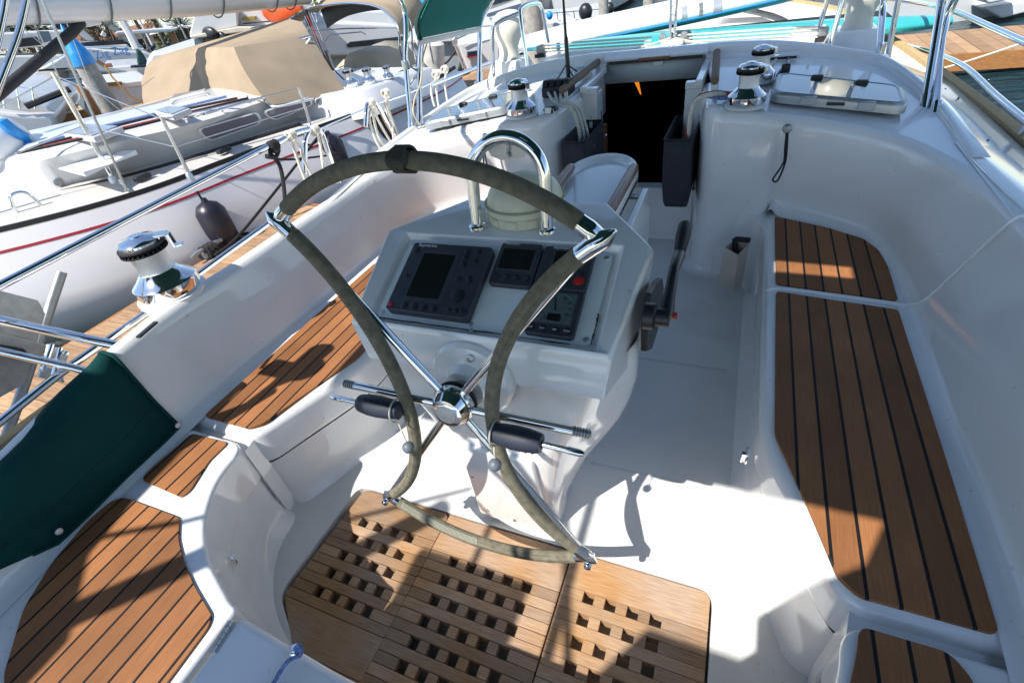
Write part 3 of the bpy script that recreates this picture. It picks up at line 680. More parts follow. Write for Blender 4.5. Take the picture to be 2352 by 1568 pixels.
# compass under its cream cover
cc = V((.006, 1.085, .884))
MB().lathe([(.098, 0), (.098, .020), (.094, .024), (.100, .027), (.100, .040), (.097, .043), (.094, .044)], cc, (0, 0, 1), 40).build('compass_base', CREAM, con)
pr = [(.094*math.cos(a)**.8, .044+.056*math.sin(a)) for a in [i*math.pi/2/10 for i in range(11)]]; pr[-1] = (.001, pr[-1][1])
dome = MB().lathe(pr, cc, (0, 0, 1), 40).build('compass_cover', CREAM, con)
mb = MB()
for a in range(0, 360, 30): mb.box(cc+V((.0985*math.cos(R(a)), .0985*math.sin(R(a)), .012)), (.004, .026, .020), Euler((0, 0, R(a))))
mb.build('base_rib', CREAM, dome, bevel=.001)
mb = MB(); mb.tube(arc(cc+V((0, 0, .042)), (1, 0, 0), (0, 1, 0), .1005, 0, 2*math.pi, 40)[:-1], .0025, 6, closed=True); mb.build('cover_seam', mat('yellowed_seam', (.42, .40, .27), .5), dome)
# guard rail over the compass
X0 = .092; zb = .884; yb0 = .995
gp = [V((-X0, yb0, zb)), V((-X0, yb0+.010, zb+.06))]+arc((0, yb0+.020, 1.0), (1, 0, 0), V((0, .16, 1)).normalized(), X0, math.pi, 0, 26)+[V((X0, yb0+.010, zb+.06)), V((X0, yb0, zb))]
g = MB().tube(gp, .0152, 14).build('guard_rail', CHROME, con)
mb = MB()
for s_ in (-1, 1): mb.lathe([(.022, 0), (.021, .006), (.0145, .009), (.0145, .014)], (s_*X0, yb0, zb), (0, 0, 1), 20)
mb.build('rail_collar', CHROME, g)
qq = [V((-.058, 1.036, 1.082)), V((.058, 1.036, 1.082)), V((.040, 1.034, 1.045)), V((.02, 1.0335, 1.038)), V((-.02, 1.0335, 1.038)), V((-.042, 1.034, 1.047))]
br = MB().hexa(qq, [p+V((0, .003, 0)) for p in qq]).build('lamp_bracket', mat('dull_steel', (.42, .43, .44), .4, 1, var=.1), g, smooth=False)
mb = MB(); mb.tube(smooth_path([(0, 1.030, 1.076), (.004, 1.024, 1.068), (.002, 1.026, 1.055)], 4), .0024, 6); mb.ball((.002, 1.027, 1.050), .006, 10); mb.build('bulb_wire', WHT, br)
# engine control on the starboard side of the pod
ctl = MB(); q = [AX(*p, .345) for p in ((1508, 638), (1512, 660), (1502, 745), (1484, 800), (1471, 806), (1472, 735), (1480, 672), (1497, 645))]
ctl.hexa(q, [p+V((.014, 0, 0)) for p in q]); ct = ctl.build('control_plate', BLACK, con, bevel=.003)
pv = AX(1512, 728, .385); q0 = V((.36, pv.y, pv.z))
mb = MB().lathe([(.026, 0), (.026, .018), (.018, .022), (.018, .045), (.001, .046)], q0, (1, 0, 0), 20)
mb.build('lever_hub', BLACK, ct)
l0 = V((.398, pv.y, pv.z)); l1 = AX(1548, 620, .398); l2 = AX(1560, 585, .398); l3 = AX(1574, 515, .398)
MB().tube([l0, l0.lerp(l1, .5), l1, l2], [.014, .011, .010, .0125], 12).build('throttle_lever', BLACK, ct)
lm = MB(); d = (l3-l2).normalized(); sd = V((1, 0, 0)); w3 = d.cross(sd)
pr4 = [(0, .012), (.2, .016), (.6, .019), (.92, .018), (1, .012)]
lm.loft([[l2.lerp(l3, t)+sd*(math.cos(a)*r*.8)+w3*(math.sin(a)*r) for a in [2*math.pi*i/14 for i in range(14)]] for t, r in pr4], closed=True)
lm.poly([l3+sd*(math.cos(2*math.pi*i/14)*.0096)+w3*(math.sin(2*math.pi*i/14)*.012) for i in range(14)])
lm.build('lever_grip', RUB, ct)
MB().lathe([(.008, 0), (.007, .012), (.001, .013)], V((.405, pv.y+.01, pv.z)), (1, 0, 0), 12).build('neutral_button', RED, ct)
# ================================================================ cockpit table folded against the console
tab = thing('cockpit_table', 'folded white cockpit table with two dark wooden fiddle rails, ahead of the compass', 'table', (0, 1.55, 0))
zt = .70
W2 = .145
plan = [(-W2+.012, 1.16), (W2-.012, 1.16), (W2, 1.5), (W2, 1.90), (W2-.03, 1.99), (W2-.08, 2.05), (0, 2.075), (-W2+.08, 2.05), (-W2+.03, 1.99), (-W2, 1.90), (-W2, 1.5)]
MB().prism(rounded(plan, .05, 4), .655, zt-.020).build('table_top', GEL, tab, bevel=.006, segs=3)
inn = rounded([(x*.80, 1.17 if y < 1.2 else y-.055*(y > 1.8)) for x, y in plan], .04, 4); out_ = rounded(plan, .05, 4)
rm = MB(); nr = len(out_)
rm.loft([[V((x, y, .66)) for x, y in out_], [V((x, y, zt-.004)) for x, y in out_], [V((x*.97, 1.16+(y-1.16)*.993, zt+.004)) for x, y in out_], [V((x*.90, 1.16+(y-1.16)*.985, zt+.004)) for x, y in out_], [V((x*.84, 1.16+(y-1.16)*.97, zt-.004)) for x, y in out_], [V((x*.80, 1.16+(y-1.16)*.955, zt-.022)) for x, y in out_]], closed=True)
rm.build('table_rim', GEL, tab, ang=70)
for sg in (-1, 1):
    a, b = V((sg*.118, 1.19, zt+.004)), V((sg*.126, 1.90, zt+.004))
    MB().tube([a, a.lerp(b, .05), a.lerp(b, .95), b], [.017, .020, .020, .016], 14).build('fiddle_rail', WOOD, tab)
MB().box((.02, 1.56, zt-.0195), (.265, .004, .0012)).build('top_joint', GELG, tab)
MB().lathe([(.011, 0), (.011, .0012), (.001, .0012)], A(1408, 460, zt-.0195), (0, 0, 1), 18).build('peg_hole', ALU, tab)
for sg in (-1, 1):
    lf = [(1.18, .67), (1.80, .67), (1.84, .63), (1.82, .36), (1.76, .33), (1.2, .33), (1.18, .36)]
    lf = rounded(lf, .03, 4)
    MB().hexa([V((sg*.178, y, z)) for y, z in lf], [V((sg*.200, y, z)) for y, z in lf]).build('hanging_leaf', GEL, tab, bevel=.005)
    MB().box((sg*.165, 1.50, .655), (.055, .035, .008)).box((sg*.165, 1.74, .655), (.055, .035, .008)).build('leaf_hinge', ALU, tab)
MB().box((0, 1.45, .33), (.16, .42, .66)).build('table_leg', GEL, tab, bevel=.02, segs=4)
# ================================================================ steering wheel (folding type, both sides folded in)
whl = thing('steering_wheel', 'large suede covered folding steering wheel with its two side segments folded inward', 'steering wheel', HUB)
U = V((1, 0, 0)); Wv = U5
def wp(x, y, h=0): return HUB+U*x+Wv*y+AXW*h
RW = .498; rr = .0148
TL, TR, BL, BR = (-.312, .400), (.316, .398), (-.288, -.412), (.284, -.418)
an = lambda p: math.atan2(p[1], p[0])
def rim_arc(a0, a1, n=40, h=0): return [wp(RW*math.cos(a0+(a1-a0)*i/n), RW*math.sin(a0+(a1-a0)*i/n), h) for i in range(n+1)]
tops = rim_arc(an(TL), an(TR)); bots = rim_arc(an(BL)+2*math.pi, an(BR)+2*math.pi)
tops = rim_arc(an(TL), an(TR)) if an(TL) > an(TR) else tops
def folded(a, b, sg):
    """arc of the rim mirrored about the chord a-b and lifted slightly towards the helmsman in the middle"""
    A0, B0 = V(a), V(b); a0, b0 = math.atan2(A0.y, A0.x), math.atan2(B0.y, B0.x)
    if sg < 0: a0 %= 2*math.pi; b0 %= 2*math.pi
    ch = (B0-A0).normalized(); out = []
    for i in range(41):
        t = i/40; an_ = a0+(b0-a0)*t; p = V((RW*math.cos(an_), RW*math.sin(an_))); d = p-A0; m = A0+ch*(2*d.dot(ch))-d
        lift = abs((m-A0).cross(ch)); out.append(wp(m.x, m.y, .004+lift*.13))
    return out
lefts = folded(TL, BL, -1); rights = folded(TR, BR, 1)
def sleeve(path, name, c0, c1, stitch=None):
    n = len(path)-1; ins = path[c0:n+1-c1]
    o = MB().tube(smooth_path(ins, 2), rr, 14).build(name, SUEDE, whl)
    return o
rt_ = sleeve(tops, 'rim_top', 2, 2); rb_ = sleeve(bots, 'rim_bottom', 2, 2); rl_ = sleeve(lefts, 'folded_rim', 2, 2); rr_ = sleeve(rights, 'folded_rim', 2, 2)
for p, o, ends in ((tops, rt_, 1), (bots, rb_, 1), (lefts, rl_, 1), (rights, rr_, 1)):
    mb = MB()
    for q in (p[:4], p[::-1][:4]):
        d0 = (q[0]-q[3]).normalized(); q = [q[0]+d0*.020]+q
        mb.tube(q, [.003, .0146, .0152, .0142, .0142], 14)
    mb.build('rim_end', CHROME, o)
for c in (BL, BR):
    P = wp(*c, .004); mb = MB().lathe([(.008, -.021), (.0095, -.019), (.0095, .019), (.008, .021), (.004, .021), (.003, .018), (.001, .018)], P+(wp(*c)-HUB).normalized()*.004, AXW, 18); mb.build('hinge_pin', CHROME, whl)
# stitching: dark punched holes and pale cross stitches
mb = MB()
for path, i0, i1, off in ((bots, 3, 19, 1),):
    for i in range(i0*4, i1*4):
        t = i/4; a = path[int(t)].lerp(path[int(t)+1], t-int(t)); d = (path[int(t)+1]-path[int(t)]).normalized(); nr = (a-HUB).normalized(); 
        up = (AXW*.62-nr*.78).normalized(); si = d.cross(up).normalized()
        mb.tube([a+up*rr*.93+si*.008+d*.001, a+up*rr*1.055, a+up*rr*.93-si*.008-d*.002], .0011, 5)
mb.build('stitching', THREAD, rb_)
for path, own in ((bots[19:38], rb_), (rights[6:38], rr_), (lefts[8:38], rl_)):
    mb = MB(); isl = own is rl_
    L_ = len(path)-1
    for i in range(L_*3):
        t = i/3; a = path[int(t)].lerp(path[int(t)+1], t-int(t)); d = (path[int(t)+1]-path[int(t)]).normalized(); nr = (a-HUB).normalized(); up = (AXW*.70-nr*.45*(-.2 if isl else 1)).normalized(); up = (up-d*up.dot(d)).normalized(); si = d.cross(up)
        for q in (-1, 1): mb.ball(a+up*rr*.985+si*.0055*q, .0011, 4)
    mb.build('stitch_holes', RUB, own)
# turk's head knot on the king spoke
mb = MB(); mid = .5; c = tops[20]; d = (tops[21]-tops[19]).normalized(); n1 = (c-HUB).normalized(); n2 = d.cross(n1)
for ph in (-.06, .02, .10, .18, .26, .34, .40):
    pts = []
    for i in range(150):
        t = 2*math.pi*i/150; a = 2*t*1.0; w = .0095*math.sin(3*t+.0)+(ph-.17)*.034; rad = rr+.0036+.0024*math.cos(6*t+1.2)
        pts.append(c+d*w+(n1*math.cos(a)+n2*math.sin(a))*rad)
    mb.tube(pts, .0026, 6, closed=True)
mb.build('turks_head_knot', CORDD, rt_)
# spokes
for c, k in ((TL, 0), (TR, 0), (BL, 0), (BR, 0)):
    e = V(c); e = e*(1-.045/e.length); s0 = V(c).normalized()*.030
    MB().tube([wp(s0.x, s0.y, .004), wp(e.x, e.y, .002)], .0098, 14).build('spoke', CHROME, whl)
for sg in (-1, 1):
    y = -.006; a = wp(sg*.03, y, .004); b = wp(sg*.262, y, .004); sp_ = MB().tube([a, b], .0098, 14).build('side_spoke', CHROME, whl)
    mb = MB(); n = 90; pts = [wp(sg*(.262+.034*i/n), y, .004) for i in range(n+1)]
    mb.tube(pts, [.0064+.0034*(math.sin(i/n*2*math.pi*6) > .1) for i in range(n+1)], 12); mb.build('spoke_thread', ALU, sp_)
# hub
hb = MB().lathe([(.044, -.012), (.046, -.008), (.046, .010), (.043, .014), (.034, .030), (.022, .034), (.001, .035)], HUB+AXW*.006, AXW, 36).build('hub_cap', CHROME, whl)
MB().lathe([(.024, .0), (.022, .002), (.001, .003)], HUB+AXW*.039, AXW, 28).build('hub_disc', BRUSH, hb)
mb = MB()
for i in range(28):
    a = 2*math.pi*i/28; mb.ball(HUB+AXW*(.003+.008*(i % 2))+(U*math.cos(a)+Wv*math.sin(a))*.0445, .0036, 8)
mb.build('hub_dimples', ALU, hb)
MB().lathe([(.046, -.004), (.048, 0), (.046, .004), (.001, .004)], HUB-AXW*.012, AXW, 30).build('hub_ring', RUB, hb)
MB().tube([HUB-AXW*.075, HUB-AXW*.01], .028, 20).build('wheel_shaft', ALU, whl)
# folding handles on the middle of each folded segment
for sg, path in ((-1, lefts), (1, rights)):
    c = path[20]; h = .020
    x0 = sg*.104; y0 = -.006 if sg > 0 else -.004
    off = .052
    a = wp(x0, y0, off); b = wp(sg*.212, y0-.002, off); e = wp(sg*.296, y0-.004, off)
    ax_ = (b-a).normalized(); pr = [(.012, 0), (.0185, .004), (.0225, .03), (.0242, .055), (.0235, .08), (.020, .104), (.018, .109), (.009, .110), (.008, .104), (.001, .104)]
    hd = MB().lathe(pr, a, ax_, 28).build('fold_handle', NAVY, whl); hd['label'] = 'dark blue grip on the '+('left' if sg < 0 else 'right')+' folded segment'
    MB().tube([b-ax_*.01, b+ax_*.052, b+ax_*.0525, e-ax_*.008, e], [.0062, .0062, .0072, .0072, .004], 12).build('handle_rod', CHROME, hd)
    u_ = (AXW*.55-Wv*.83).normalized() if sg > 0 else (Wv*.9+AXW*.43).normalized()
    for i, ch in enumerate('LEWMAR'):
        px_ = a+(U*(sg*(.022+.0145*i)) if sg > 0 else U*(-(.022+.0145*(5-i))))+u_*(.0228 if i in (0, 5) else .0244)
        mb = MB().text(ch, px_, U, (AXW*.83+Wv*.55) if sg > 0 else (Wv*.43-AXW*.9) if False else (-AXW*.9+Wv*.43), .012, .0009); mb.build('grip_lettering', RUB, hd, smooth=False)
    c0 = a+ax_*.012; u2 = (AXW*.8-Wv*.6).normalized(); bl = PL(*((1137, 1067) if sg > 0 else (938, 1027)), HUB+AXW*(.082), AXW)
    mb = MB(); mb.tube(arc(c0, U5, AXW, .0255, 0, 2*math.pi, 20)[:-1], .0018, 6, closed=True)
    mb.tube(smooth_path([c0-Wv*.024+AXW*.006, c0.lerp(bl, .5)+AXW*.004, bl+(c0-bl).normalized()*.012], 5), .0018, 6); mb.build('grip_cord', THREAD, hd)
    MB().ball(bl, .0135, 18).build('cord_ball', GREYB, hd)
# ================================================================ bimini and its frame
TEALT = bpy.data.materials.new('teal_awning'); TEALT.use_nodes = True; nt = TEALT.node_tree; L_ = nt.links
b_ = nt.nodes['Principled BSDF']; b_.inputs['Base Color'].default_value = (.006, .17, .15, 1); b_.inputs['Roughness'].default_value = .8
t_ = _n(nt, 'ShaderNodeBsdfTranslucent'); t_.inputs[0].default_value = (.01, .30, .26, 1); mx = _n(nt, 'ShaderNodeMixShader'); mx.inputs[0].default_value = .06
L_.new(b_.outputs[0], mx.inputs[1]); L_.new(t_.outputs[0], mx.inputs[2]); L_.new(mx.outputs[0], nt.nodes['Material Output'].inputs[0])
MATS['teal_awning'] = TEALT
bim = thing('bimini_awning', 'teal canvas awning on bent stainless tubes over the cockpit', 'awning', (0, 1.2, .72))
zB = 1.90
out_ = [(-1.27, -.36), (1.27, -.36), (1.27, 2.60), (-1.03, 2.60), (-.98, 1.95), (-1.0, 1.45), (-1.12, 1.22), (-1.30, 1.0)]
slit = [(.09, .635), (.335, .625), (.335, .70), (.09, .715)]
bm = bmesh.new(); e = []
for loop in (out_, slit):
    vs = [bm.verts.new((x, y, 0)) for x, y in loop]; e += [bm.edges.new((vs[i], vs[(i+1) % len(vs)])) for i in range(len(vs))]
bmesh.ops.triangle_fill(bm, use_beauty=True, edges=e); bm.verts.index_update()
mb = MB(); mb.add([v.co+V((0, 0, zB)) for v in bm.verts], [tuple(v.index for v in f.verts) for f in bm.faces]); bm.free()
mb.poly([(.29, -.362, zB), (1.27, -.362, zB), (1.27, -.362, 1.15), (.15, -.362, 1.15), (.20, -.362, 1.28), (.16, -.362, 1.39), (.25, -.362, 1.66), (.30, -.362, 1.75)])  # unseen hanging cloth added, its edge cut to the shadow outline
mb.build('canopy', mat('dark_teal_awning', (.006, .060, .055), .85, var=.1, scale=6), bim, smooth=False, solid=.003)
rows = [[AX(958, 90, -1.0), AX(1030, 75, -.99), AX(1104, 60, -.98)], [AX(963, 50, -.99), AX(1035, 40, -.98), AX(1109, 32, -.97)], [AX(985, 0, -.95), AX(1055, -10, -.93), AX(1135, -6, -.91)]]
rows.append([V((-.80, p.y, 1.55)) for p in rows[-1]]); rows.append([V((-.45, p.y, 1.72)) for p in rows[-2]])
rows = [smooth_path(r, 6) for r in rows]
fl = MB().loft(rows).build('side_flap', TEALT, bim, solid=.004)
MB().loft([[p+V((-.006, 0, .0)) for p in rows[0]], [p+V((-.006, 0, -.028)) for p in rows[0]]]).build('flap_hem', WHT, fl, solid=.006)
mb = MB(); hem = [AX(966, 92, -1.0), AX(957, 60, -1.0), AX(968, 25, -.99), AX(990, -10, -.95)]; mb.tube(smooth_path(hem, 5), .012, 8); mb.build('flap_binding', mat('teal_binding', (.01, .05, .045), .8), fl)
tubes = [
 [AX(945, 300, -1.17), AX(932, 150, -1.17), AX(919, 0, -1.17), V((-1.17, 2.1, 1.45)), V((-1.12, 1.2, 1.88))],
 [AX(964, 285, -1.135), AX(963, 180, -1.135), AX(966, 120, -1.13), AX(982, 55, -1.09), AX(1030, -5, -1.0), V((-.7, 2.6, 1.55)), V((0, 2.6, 1.75)), V((.7, 2.6, 1.55)), V((1.0, 2.5, 1.38))],
 [AX(1101, 186, -1.03), AX(1102, 100, -1.03), AX(1105, 55, -1.025), AX(1130, 0, -.97), V((-.6, 3.05, 1.5)), V((0, 3.05, 1.66)), V((.6, 3.05, 1.5)), AX(2048, -120, .95), AX(2030, 0, 1.01), AX(2019, 128, 1.025)],
 [AX(2124, 246, 1.12), AX(2160, 20, 1.12), AX(2172, -80, 1.11), V((1.0, 2.5, 1.38))],
 [AX(2148, 262, 1.145), AX(2192, 0, 1.165), V((1.2, 2.0, 1.45)), V((1.15, 1.2, 1.88))]]
for i, t in enumerate(tubes):
    t = t[:2]+t[2:] ; o = MB().tube(smooth_path(t, 6), .0145 if i else .0135, 14).build('awning_tube', CHROME, bim)
    mb = MB(); a = V(t[0]); d = (V(t[1])-a).normalized(); mb.tube([a-d*.01, a+d*.045], .0185, 12); mb.lathe([(.034, -.012), (.034, -.004), (.028, 0), (.001, 0)], a, (0, 0, 1), 20); mb.build('tube_foot', CHROME, o)
    if i == 2: a = V(t[-1]); MB().lathe([(.036, -.012), (.036, -.002), (.028, .004), (.018, .004), (.018, .05), (.001, .05)], a, (0, 0, 1), 20).build('tube_foot', CHROME, o)
mb = MB(); q = AX(932, 150, -1.17); mb.lathe([(.021, -.02), (.021, .02), (.001, .021)], q, (0, 0, 1), 14); mb.tube([q, AX(966, 165, -1.135)], .009, 8); mb.tube([AX(938, 200, -1.17), AX(968, 160, -1.135)], .008, 8); mb.build('tube_clamp', CHROME, bim)
wire = [AX(1052, 0, -1.05), AX(1010, 30, -1.09), AX(992, 70, -1.10), AX(972, 130, -1.12), AX(966, 190, -1.12), AX(952, 230, -1.12), AX(950, 262, -1.12), AX(966, 288, -1.11), AX(975, 300, -1.10)]
MB().tube(smooth_path(wire, 6), .0042, 8).build('light_cable', mat('cream_cable', (.55, .47, .32), .5), bim)
# ================================================================ winches
def winch(name, label, loc, sc=1.0, mats=(CHROME, BRUSH), ang=0, group='self-tailing sheet winches'):
    t = thing(name, label, 'winch', loc, group); b = V(loc)
    MB().lathe([(.084*sc, 0), (.084*sc, .010*sc), (.074*sc, .012*sc), (.001, .012*sc)], b, n=40).build('base_flange', GELG if sc < 1.1 else GEL, t)
    MB().lathe([(.074*sc, .012*sc), (.076*sc, .016*sc), (.0765*sc, .045*sc), (.073*sc, .049*sc), (.066*sc, .053*sc), (.048*sc, .072*sc), (.044*sc, .078*sc), (.001, .078*sc)], b, n=40).build('skirt', CHROME, t)
    MB().lathe([(.043*sc, .077*sc), (.041*sc, .082*sc), (.0395*sc, .100*sc), (.041*sc, .128*sc), (.001, .128*sc)], b, n=40).build('drum', BRUSH, t)
    j = MB().lathe([(.044*sc, .127*sc), (.053*sc, .129*sc), (.055*sc, .132*sc), (.045*sc, .136*sc), (.045*sc, .139*sc), (.055*sc, .143*sc), (.054*sc, .147*sc), (.043*sc, .152*sc), (.001, .152*sc)], b, n=40)
    for k in range(30):
        a = 2*math.pi*k/30; j.box(b+V((math.cos(a)*.050*sc, math.sin(a)*.050*sc, .1345*sc)), (.009*sc, .003*sc, .009*sc), Euler((0, 0, a)))
    j.build('self_tailer', RUB, t)
    top = MB().lathe([(.047*sc, .149*sc), (.047*sc, .156*sc), (.040*sc, .164*sc), (.020*sc, .168*sc), (.016*sc, .172*sc), (.010*sc, .172*sc), (.009*sc, .165*sc), (.001, .165*sc)], b, n=36).build('winch_cap', CHROME, t)
    a = ang; d = V((math.cos(a), math.sin(a), 0)); n2 = V((-d.y, d.x, 0))
    am = MB(); q = [b+d*.035*sc+n2*w*.016*sc+V((0, 0, .158*sc)) for w in (-1, 1)]+[b+d*.066*sc+n2*w*.013*sc+V((0, 0, .156*sc)) for w in (1, -1)]
    am.hexa(q, [p+V((0, 0, .006*sc)) for p in q]); am.box(b+d*.068*sc+V((0, 0, .140*sc)), (.006*sc, .024*sc, .036*sc), Euler((0, 0, a))); am.box(b+d*.076*sc+V((0, 0, .124*sc)), (.020*sc, .022*sc, .005*sc), Euler((0, 0, a)))
    am.build('stripper_arm', CHROME, t, bevel=.0012); return t
w1 = winch('sheet_winch', 'self-tailing chrome winch on the port end of the coachroof, next to the rope clutches', (-.489, 2.318, .800), .93, ang=-.5)
w2 = copy_tree(w1, (.489, 2.315, .800)); w2['label'] = 'self-tailing chrome winch on the starboard end of the coachroof, beside the wood handrail'
w3 = copy_tree(w1, (.53, 2.66, .812)); w3['label'] = 'smaller chrome winch standing directly behind the starboard coachroof winch'
w3.scale = (.9, .9, .9)
wL = winch('primary_winch', 'big chrome primary winch in full sun on the outer edge of the port coaming', (-1.245, .845, .650), 1.30, ang=.75)
MB().lathe([(.098, -.06), (.100, -.005), (.094, .004), (.001, .004)], V((-1.245, .845, .652)), n=36).build('winch_plinth', GEL, yacht)
# ================================================================ rope clutches, fairlead, lines, bags
cl = thing('rope_clutch', 'bank of black rope clutches on the port coachroof beside the companionway', 'rope clutch', (-.40, 2.64, .81))
MB().box((-.405, 2.64, .835), (.145, .12, .05)).build('clutch_body', BLACK, cl, bevel=.006)
for k in range(4):
    x = -.458+k*.036; q = [(2.575, .86), (2.60, .888), (2.70, .875), (2.71, .855)]
    MB().hexa([V((x-.013, y, z)) for y, z in q], [V((x+.013, y, z)) for y, z in q]).build('clutch_lever', RUB, cl, bevel=.003)
fd = MB(); c = V((-.352, 2.345, .802)); fd.tube(arc(c+V((0, 0, .013)), (1, 0, 0), (0, 1, 0), .030, -.6, math.pi+1.2, 18), .0065, 8).box(c+V((.0, -.02, .008)), (.03, .018, .016)); tag(fd.build('bullseye_fairlead', BLACK), 'small black loop fairlead with a white pad beside the port coachroof winch', 'fairlead')
MB().box(c+V((-.004, -.026, .014)), (.030, .014, .024)).build('fairlead_pad', WHT, bpy.data.objects['bullseye_fairlead'], bevel=.002)
c = AY(1804, 162, 2.72)
blk = thing('deck_block', 'black turning block on the starboard ledge between the rear winch and the hatch', 'block', c-V((0, 0, .04)))
MB().box(c, (.035, .05, .06)).build('block_cheek', BLACK, blk, bevel=.008); MB().tube([c+V((0, 0, .03)), AY(1812, 140, 2.95)], .004, 6).build('block_line', ROPE, blk)
# clutch rack under the rim on the starboard side
rk = thing('halyard_organiser', 'row of lead blocks under the starboard rim with three coloured halyards', 'organiser', (.6, 2.98, .83))
MB().box((.60, 3.03, .845), (.20, .05, .012)).box((.60, 3.03, .818), (.22, .06, .018)).build('organiser_frame', WHT, rk, bevel=.003)
MB().box((.60, 3.035, .832), (.18, .045, .016)).build('organiser_slot', BLACK, rk)
for nm, m_, a, b in (('grey_halyard', ROPE, (.555, 3.0, .832), (.50, 2.70, .86)), ('white_halyard', ROPE, (.60, 3.0, .832), (.55, 2.72, .85)), ('blue_halyard', ROPEU, (.655, 3.0, .832), (.60, 2.66, .83))):
    MB().tube(smooth_path([a, V(a).lerp(V(b), .5)+V((0, 0, -.004)), b], 4), .005, 8).build('halyard', m_, rk)['label'] = nm.replace('_', ' ')
# canvas tail bags
def bag(label, x0, x1, y0, y1, zt, zb, sg, grp='mesh rope bags beside the companionway'):
    t = thing('rope_bag', label, 'canvas bag', ((x0+x1)/2, y0, zb), grp)
    p = rounded([(x0, y0), (x1, y0), (x1, y1), (x0, y1)], .02, 3); n = len(p); r = []
    for z, s_ in ((zb, .86), (zb+.03, .96), (zb+.10, 1.03), (zt-.06, 1.0), (zt, 1.0)):
        r.append([V(((x0+x1)/2+(x-(x0+x1)/2)*s_+.004*math.sin(9*z+5*y), (y0+y1)/2+(y-(y0+y1)/2)*s_+.003*math.sin(31*z), z)) for x, y in p])
    m_ = MB().loft(r, closed=True); m_.poly(r[0][::-1]); m_.build('bag_body', GREYC, t, solid=.003)
    MB().tube([v for v in r[-1]], .0055, 6, closed=True).build('bag_hem', RUB, t); return t
bag('charcoal mesh rope bag on the port side of the companionway, filled with pale rope tails', -.300, -.185, 2.33, 2.68, .665, .33, -1)
bag('charcoal mesh rope bag on the starboard side of the companionway, hanging almost to the sole', .178, .300, 2.33, 2.70, .665, .345, 1)
def rope(name, pts, r, m_, label, cat='rope', group=None, n=6, par=None):
    o = MB().tube(smooth_path(pts, n), r, 8).build(name, m_, par); return tag(o, label, cat, group) if par is None else o
rope('rope_tail', [(-.44, 2.58, .835), (-.40, 2.50, .828), (-.36, 2.45, .815), (-.31, 2.40, .812), (-.272, 2.42, .79), (-.25, 2.44, .70), (-.245, 2.44, .60)], .0075, ROPE, 'cream rope tail running from the port clutches down into the mesh bag', 'rope', 'rope tails at the port bag')
rope('rope_tail', [(-.405, 2.58, .835), (-.385, 2.53, .83), (-.345, 2.43, .815), (-.295, 2.42, .813), (-.26, 2.45, .78), (-.235, 2.47, .68), (-.23, 2.47, .58)], .0075, mat('fleck_rope', (.6, .6, .58), .85, var=.35, scale=200, bump=.9, bscale=420), 'flecked white rope tail lying across the port ledge into the bag', 'rope', 'rope tails at the port bag')
rope('rope_tail', [(-.37, 2.56, .83), (-.33, 2.45, .82), (-.285, 2.44, .815), (-.247, 2.48, .77), (-.222, 2.50, .66), (-.215, 2.5, .57)], .007, ROPE, 'innermost pale rope tail with red specks going into the port bag', 'rope', 'rope tails at the port bag')
mb = MB(); c = V((-.222, 2.48, .60))
for k in range(3): mb.tube(arc(c+V((0, .02*k, -.01*k)), (1, 0, 0), (0, .6, .8), .03, 0, 2*math.pi, 14)[:-1], .0075, 7, closed=True)
tag(mb.build('rope_coil', ROPE), 'small pale rope coil stuffed into the mouth of the port mesh bag', 'rope')
for m_, l, d, r in ((ROPER, 'red rope tail draped from the starboard winch over the ledge edge', .0, .010), (ROPEU, 'blue flecked rope tail lying between the red and white tails by the starboard winch', .018, .008), (ROPE, 'white rope tail hanging from the starboard ledge into the companionway', -.012, .010)):
    rope('rope_tail', [(.50+d, 2.52, .83), (.44+d, 2.44, .818), (.37, 2.40+d, .835), (.30, 2.42+d*1.5, .815), (.275, 2.40+d, .76), (.268-d*.3, 2.40, .66), (.262, 2.42, .56)] if m_ is not ROPEU else [(.52, 2.50, .83), (.45, 2.40, .815), (.38, 2.385, .818), (.33, 2.41, .823), (.30, 2.45, .818)], r, m_, l, 'rope', 'rope tails at the starboard winch')
# lanyard on the bulkhead
P = AY(1808, 296, 2.185)
ln = thing('lanyard_loop', 'black looped lanyard hanging from a grey button on the starboard bulkhead', 'lanyard', P)
MB().lathe([(.017, -.004), (.017, .004), (.012, .010), (.001, .012)], P, (-.1, -1, .05), 20).build('button', ALU, ln)
q = [P+V((0, -.012, -.012)), AY(1803, 340, 2.175), AY(1800, 372, 2.172), AY(1783, 400, 2.17), AY(1775, 412, 2.17), AY(1781, 418, 2.17), AY(1790, 408, 2.172), AY(1803, 375, 2.174), AY(1807, 345, 2.176), P+V((.004, -.012, -.012))]
MB().tube(smooth_path(q, 6), .0035, 8).build('cord', ROPEB, ln)
q = [AY(1113, 312, 2.18), AY(1115, 360, 2.17), AY(1126, 410, 2.17)]; 
l2 = thing('hanging_cord', 'thin black cord hanging from a stud on the port bulkhead behind the guard rail', 'lanyard', q[0])
MB().tube(smooth_path(q, 5), .0035, 6).tube(smooth_path([q[0], AY(1111, 365, 2.17), AY(1110, 408, 2.17)], 5), .0035, 6).build('cord', ROPEB, l2); MB().lathe([(.013, -.003), (.011, .007), (.001, .008)], q[0], (.1, -1, 0), 14).build('button', ALU, l2)
